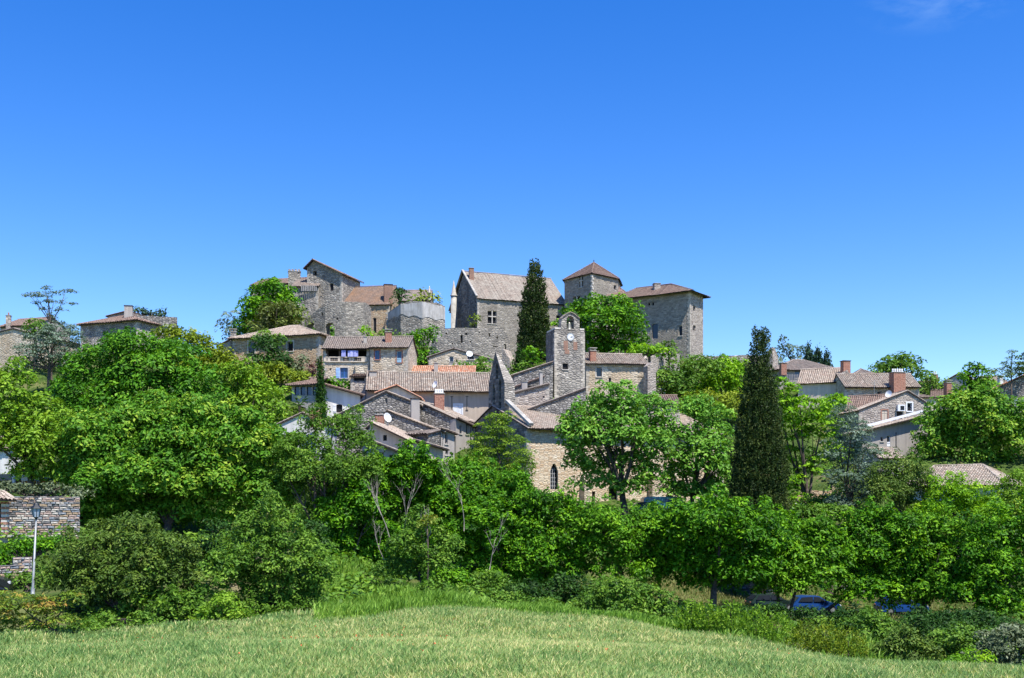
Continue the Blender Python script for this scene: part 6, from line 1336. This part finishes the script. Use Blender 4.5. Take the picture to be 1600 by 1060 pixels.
seated('corner_side_bush','mid-green bush left of the bramble in the bottom right corner','shrub',50,[(1500,30,36,30),(1535,26,32,28),(1470,16,28,20),(1505,12,36,16)],'lf_mid',r=.06,leaf=5)
seated('edge_privet','grey-green privet at the field edge below the thick belt trunk','shrub',50,[(1410,26,32,24),(1440,18,28,20),(1385,14,24,16)],'lf_olive',r=.06,leaf=5)
for px, Y, rx, lab, mt in ((1085,76,34,'dark shrub added as deep shade left of the widest belt trunk','lf_dark'),(1150,78,34,'dark shrub added as deep shade right of the widest belt trunk','lf_dark'),(1205,80,30,'dark shrub added as deep shade in front of the dark car','lf_dark'),(1262,79,28,'dark shrub added as deep shade in front of the bright blue car','lf_dark'),  # dark-leaved shrubs added to stand in for deep shade under the belt
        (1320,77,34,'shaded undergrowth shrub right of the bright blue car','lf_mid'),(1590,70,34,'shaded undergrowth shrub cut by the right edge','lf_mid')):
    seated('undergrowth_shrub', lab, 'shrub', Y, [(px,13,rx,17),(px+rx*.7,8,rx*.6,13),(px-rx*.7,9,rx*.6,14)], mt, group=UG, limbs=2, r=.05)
WG = 'yellow-green weeds along the right field edge'
wl = ['first clump of yellow-green weed, right of the pale soil patch','clump of yellow-green weed below the widest belt tree','third weed clump from the left along the field edge','tall weed clump in front of the dark shade','weed clump below the dark parked car','yellow weed clump below the thin trunk','yellowest weed clump below the bright blue car','last weed clump beside the privet bush']
for k in range(8):
    px = 1075+k*36+random.uniform(-6,6); Yw = float(field_edge(np.array((px-800)/F)))+1.2; gw = at(px,0,Yw); py = HZ - gz(gw[0],gw[1])*F/Yw - 12
    T('weed_clump',wl[k],Yw,[(px,py-11,18,24),(px+14,py-2,17,19),(px-13,py,16,18)],'lf_yellow' if k > 4 else 'lf_lime',cat='weed',group=WG,limbs=1,r=.03,leaf=3.8,rc=7,style='plume',dens=.9)
seated('weed_bush_corner','fresh yellow-green weeds near the bottom right corner','weed',46,[(1515,20,18,24),(1540,14,16,18),(1490,12,16,16)],'lf_ash',limbs=1,r=.03,leaf=4.5)
# --- front left bushes
T('olive_dark_bush','large dark olive bush at front left, behind the sumac',56,with_shoots([(150,865,55,38),(205,840,60,30),(115,900,45,36),(185,905,55,42),(250,865,50,40),(150,940,45,26),(280,900,42,38)],14),'lf_olive',cat='bush',leaf=5,r=.15,rc=12,stems=3)
T('shaded_front_bush','shaded lower bush between olive bush and bright bush',55,[(230,945,45,30),(285,950,40,28),(325,935,30,26),(200,965,35,18),(345,890,25,35),(165,970,36,18),(250,975,40,16),(310,965,36,18),(120,975,30,14)],'lf_mid',cat='bush',leaf=6.2,r=.1,rc=11)
T('bright_front_bush','big bright mid-green bush at front, left of the open grass',57,with_shoots([(440,840,42,38),(470,880,42,46),(405,870,45,45),(430,920,55,42),(480,935,32,30),(380,905,30,36),(390,825,26,26),(425,795,20,22),(500,890,26,40),(450,955,55,22),(395,950,36,22),(360,860,26,30)],14),'lf_lime' if False else 'lf_mid',cat='bush',leaf=5,r=.15,rc=12,stems=3)
T('sumac_bush','yellow-green sumac with reddish shoots in the bottom left',48,[(20,938,34,14),(70,943,32,12),(110,938,24,12),(40,958,40,14),(95,962,30,14),(10,975,30,14),(60,975,34,12),(-10,950,20,14)],'lf_red',cat='bush',leaf=6.5,style='flat',rc=13,dens=1.7,r=.06,aspect=.35,trunk=88)
T('low_leafy_bush','low leafy bush in front of the large dark olive bush',50,[(165,982,34,18),(205,988,28,14),(230,975,24,18)],'lf_mid',cat='bush',leaf=5,r=.05)
T('pale_leafy_bush','pale fresh bush between the shaded bush and the bright front bush',52,[(345,960,30,26),(320,978,26,16),(375,968,24,20),(350,935,18,16)],'lf_lime',cat='bush',leaf=5,r=.05,gap=.05)
T('hollow_side_tree','dark tree filling the gap between the big chestnut and the bright front bush',70,[(345,850,34,34),(320,880,34,30),(490,850,30,36),(350,900,30,24)],'lf_dark',r=.12)
T('low_front_shrub','low dark shrub below the sumac at the field edge',49,[(60,990,50,14),(130,985,40,16),(10,1000,26,12)],'lf_mid',cat='shrub',leaf=4.5,r=.05)
# --- dead branches
def dead(name, label, px, py, Y, h, lean, seed, r=.045):
    rr = random.Random(seed); b = at(px, py, Y); H = empty(name, b, label, 'dead tree', 'bleached dead branches'); M = MB()
    def grow(p, d, l, r_, dep):
        n = 4; pts = [p]; 
        for i in range(n):
            d = unit(d + np.array((rr.uniform(-.16,.16), rr.uniform(-.12,.12), rr.uniform(0,.12)))); pts.append(pts[-1] + d*l/n)
        M.tube(pts, [r_*(1-.5*i/n) for i in range(n+1)], 5)
        if dep > 0:
            for k in range(rr.choice((2,3,3))):
                i = rr.choice((2,3,4)); dd = unit(d + np.array((rr.uniform(-.75,.75), rr.uniform(-.5,.5), rr.uniform(-.05,.4)))); grow(pts[i], dd, l*rr.uniform(.5,.75), r_*.55, dep-1)
    grow(b, unit(np.array((lean, -.1, 1.))), h, r, 3); M.build('branches', MT['deadwood'], H, True)
dead('dead_tree','leftmost bleached dead tree, tall and forked above the bramble',612,850,73,2.6,-.25,3)
dead('dead_tree','bleached dead tree with fan of twigs right of the leftmost',628,842,72.5,2.5,.15,5)
dead('dead_tree','short bleached dead tree low in the bramble',655,870,71.5,1.8,.5,8,.04)
dead('dead_tree','thin pair of bare upright stems in the dark belt',725,830,73,2.4,.03,12,.035)
dead('dead_tree','bare leaning twigs at the foot of the belt right of the bramble',765,890,72,1.9,.3,21,.035)
dead('dead_tree','bleached twisted branch leaning left at the edge of the bramble',600,875,72,1.7,-.5,33,.035)

# ---------------------------------------------------------------- field of young wheat and rough grass
def grassmat(name, dark, mid, light): return leafmat(name, dark, mid, light, .25, .6, .25)
MT['wheat'] = grassmat('wheat_blades', (.08,.19,.05), (.29,.44,.12), (.85,.72,.33))
MT['grass'] = grassmat('rough_grass', (.07,.17,.015), (.19,.36,.035), (.36,.52,.09))
def blades(name, X, Yv, h, wd, mat, tint, lean=.35, kind='stuff'):
    n = len(X); z = ground(X, Yv); a = rng.random(n)*2*math.pi
    la = rng.normal(.12, lean, n); lb = rng.normal(-.02, lean, n)
    B = np.stack([X, Yv, z-.03], -1); d = np.stack([np.cos(a), np.sin(a), np.zeros(n)], -1)*wd[:, None]*.5
    tip = B + np.stack([la*h, lb*h, h], -1); midp = B + np.stack([la*h*.3, lb*h*.3, h*.6], -1)
    V = np.stack([B-d, B+d, midp+d*1.1, tip, midp-d*1.1], 1).reshape(-1, 3); i = np.arange(n)*5
    Q = np.concatenate([np.stack([i, i+1, i+2, i+4], -1), np.stack([i+4, i+2, i+3, i+3], -1)])
    Q1 = np.stack([i, i+1, i+2, i+4], -1); T1 = np.stack([i+4, i+2, i+3], -1)
    # two polygon sizes: build as triangles
    tri = np.concatenate([np.stack([i, i+1, i+2], -1), np.stack([i, i+2, i+4], -1), T1]); tt = np.concatenate([tint]*3)
    return tag(fastmesh(name, V, tri, MT[mat], tint=tt), kind=kind)
n = 620000
k_ = rng.uniform(-.53, .53, n); u = rng.random(n); Yv = np.exp(np.log(20)+(np.log(53)-np.log(20))*u**.85); X = k_*Yv
ok = Yv < field_edge(k_); X, Yv = X[ok], Yv[ok]
from_n = len(X)
patch = np.sin(X*.35+np.cos(Yv*.22)*2)*.5+np.sin(Yv*.4+X*.15)*.5
fine = np.sin(X*1.9+Yv*.7)*np.sin(Yv*2.3-X*.6)
warm = np.exp(-((k_[ok]*F+800-780)/330)**2) * np.clip((Yv-26)/8,.3,1) * np.clip((51-Yv)/5,0,1)
mott = np.sin(X*2.3+1.7*np.sin(Yv*1.1))*np.sin(Yv*1.7+1.3*np.sin(X*.9))
tint = np.clip(.4 + patch*.07 + fine*.05 + mott*.12 + warm*.2 - .02 + rng.normal(0,.27,from_n), 0, 1)
sel = rng.random(from_n) < .8; X, Yv, tint = X[sel], Yv[sel], tint[sel]
spikes('wheat_field', X, Yv, rng.uniform(.1,.24,len(X))*(1+.15*np.sin(X*.8)*np.sin(Yv*.9)), rng.uniform(.03,.055,len(X)), 'wheat', tint, .6)
# rough tall grass between field and bushes
def rough(name, poly, n, h0, h1, mat, wd=.04, tadd=0):
    pxs = rng.uniform(poly[0], poly[1], n); Ys = rng.uniform(0, 1, n)
    ya = field_edge((pxs-800)/F)-.8; yb = np.interp(pxs, poly[2], poly[3]); Y = ya+(yb-ya)*Ys; X = (pxs-800)/F*Y
    keep = rng.random(n) < np.clip(.55+.6*np.sin(X*1.1)*np.cos(Y*.8), .2, 1); X, Y = X[keep], Y[keep]
    cl = .75+.5*np.sin(X*.9+Y*.5)*np.sin(X*.33-Y*.7)
    return blades(name, X, Y, rng.uniform(h0,h1,len(X))*cl, np.full(len(X),wd), mat, np.clip(.45+tadd+.12*np.sin(X*1.3+Y)+rng.normal(0,.2,len(X)),0,1), .3)
rough('tall_grass', (490,760,[490,560,620,760],[76,80,74,62]), 34000, .3, .8, 'grass', .045)
rough('meadow_grass', (-40,520,[-40,250,520],[50,52,60]), 24000, .12, .34, 'wheat', .04, .0)
rough('verge_grass', (740,1100,[740,900,1100],[60,62,72]), 20000, .2, .45, 'grass', .045, -.05)
rough('weedy_verge', (1050,1640,[1050,1300,1640],[80,78,58]), 22000, .25, .6, 'grass', .05, 0)
# grass on the bank around the cars and terraces
n = 30000; pxs = rng.uniform(1010,1600,n); Y = rng.uniform(66,100,n); X = (pxs-800)/F*Y
MT['drygrass'] = grassmat('dry_grass', (.1,.12,.03), (.24,.24,.08), (.4,.36,.16))
blades('bank_grass', X, Y, rng.uniform(.15,.4,n), np.full(n,.06), 'drygrass', np.clip(rng.normal(.5,.22,n),0,1), .3)
# hillside ground cover between houses
n = 34000; X = rng.uniform(-95,95,n); Y = rng.uniform(104,192,n)
MT['cover'] = leafmat('ground_cover_leaf', (.03,.08,.008), (.08,.17,.018), (.17,.26,.05), .25)
z = ground(X,Y); C = np.stack([X,Y,z+rng.uniform(0,.5,n)*(.5+.5*np.sin(X*.7)*np.sin(Y*.6))],-1); Nn = unit(rng.normal(0,.5,(n,3))+np.array((0,-.3,1)))
Vv, Qq = leaves(C, Nn, .42, .7); tag(fastmesh('ground_cover', Vv, Qq, MT['cover'], tint=np.clip(rng.normal(.5,.2,n),0,1)), kind='stuff')
E = []
for i in range(340):
    y = 96 + 92 * rng.random(); x = (rng.random() * 2 - 1) * .5 * y; z0 = gz(x, y); r0 = rng.uniform(.7, 1.7)
    if y < 100 and abs(x) < 12: continue
    if 101 < y < 112 and 8 < x < 26: continue
    E.append((np.array((x, y, z0 + r0 * .15)), np.array((r0 * 1.3, r0, r0 * rng.uniform(.6, 1.0)))))
for i in range(260):
    y = 62 + 36 * rng.random(); px = rng.uniform(-20, 560) if i < 190 else rng.uniform(560, 1620); x = (px-800)/F*y
    if y < 66 and px < 130: continue
    z0 = gz(x, y); r0 = rng.uniform(.5, 1.1); E.append((np.array((x, y, z0 + r0 * .1)), np.array((r0 * 1.4, r0, r0 * .55))))
Cc, Nc, Tc = crown_points(E, .34, .6, 'dome', 1.0, .3, .1)
Vv, Qq = leaves(Cc, Nc, .34, .65); tag(fastmesh('hillside_scrub', Vv, Qq, MT['lf_mid'], tint=Tc), kind='stuff')
print('SCRUB', len(Qq))
# poppies
n = 90; pxs = np.concatenate([rng.uniform(430,700,40), rng.uniform(100,1500,50)]); Y = np.concatenate([rng.uniform(27,44,40), rng.uniform(26,46,50)]); X = (pxs-800)/F*Y
C = np.stack([X,Y,ground(X,Y)+.27],-1).repeat(3,0)+rng.normal(0,.02,(n*3,3)); Vv, Qq = leaves(C, unit(rng.normal(size=(n*3,3))), .035, .9)
tag(fastmesh('poppies', Vv, Qq, plain('poppy_petal',(.75,.06,.02),.6)), kind='stuff')
print('LEAVES', NLEAF, 'objects', len(bpy.data.objects))
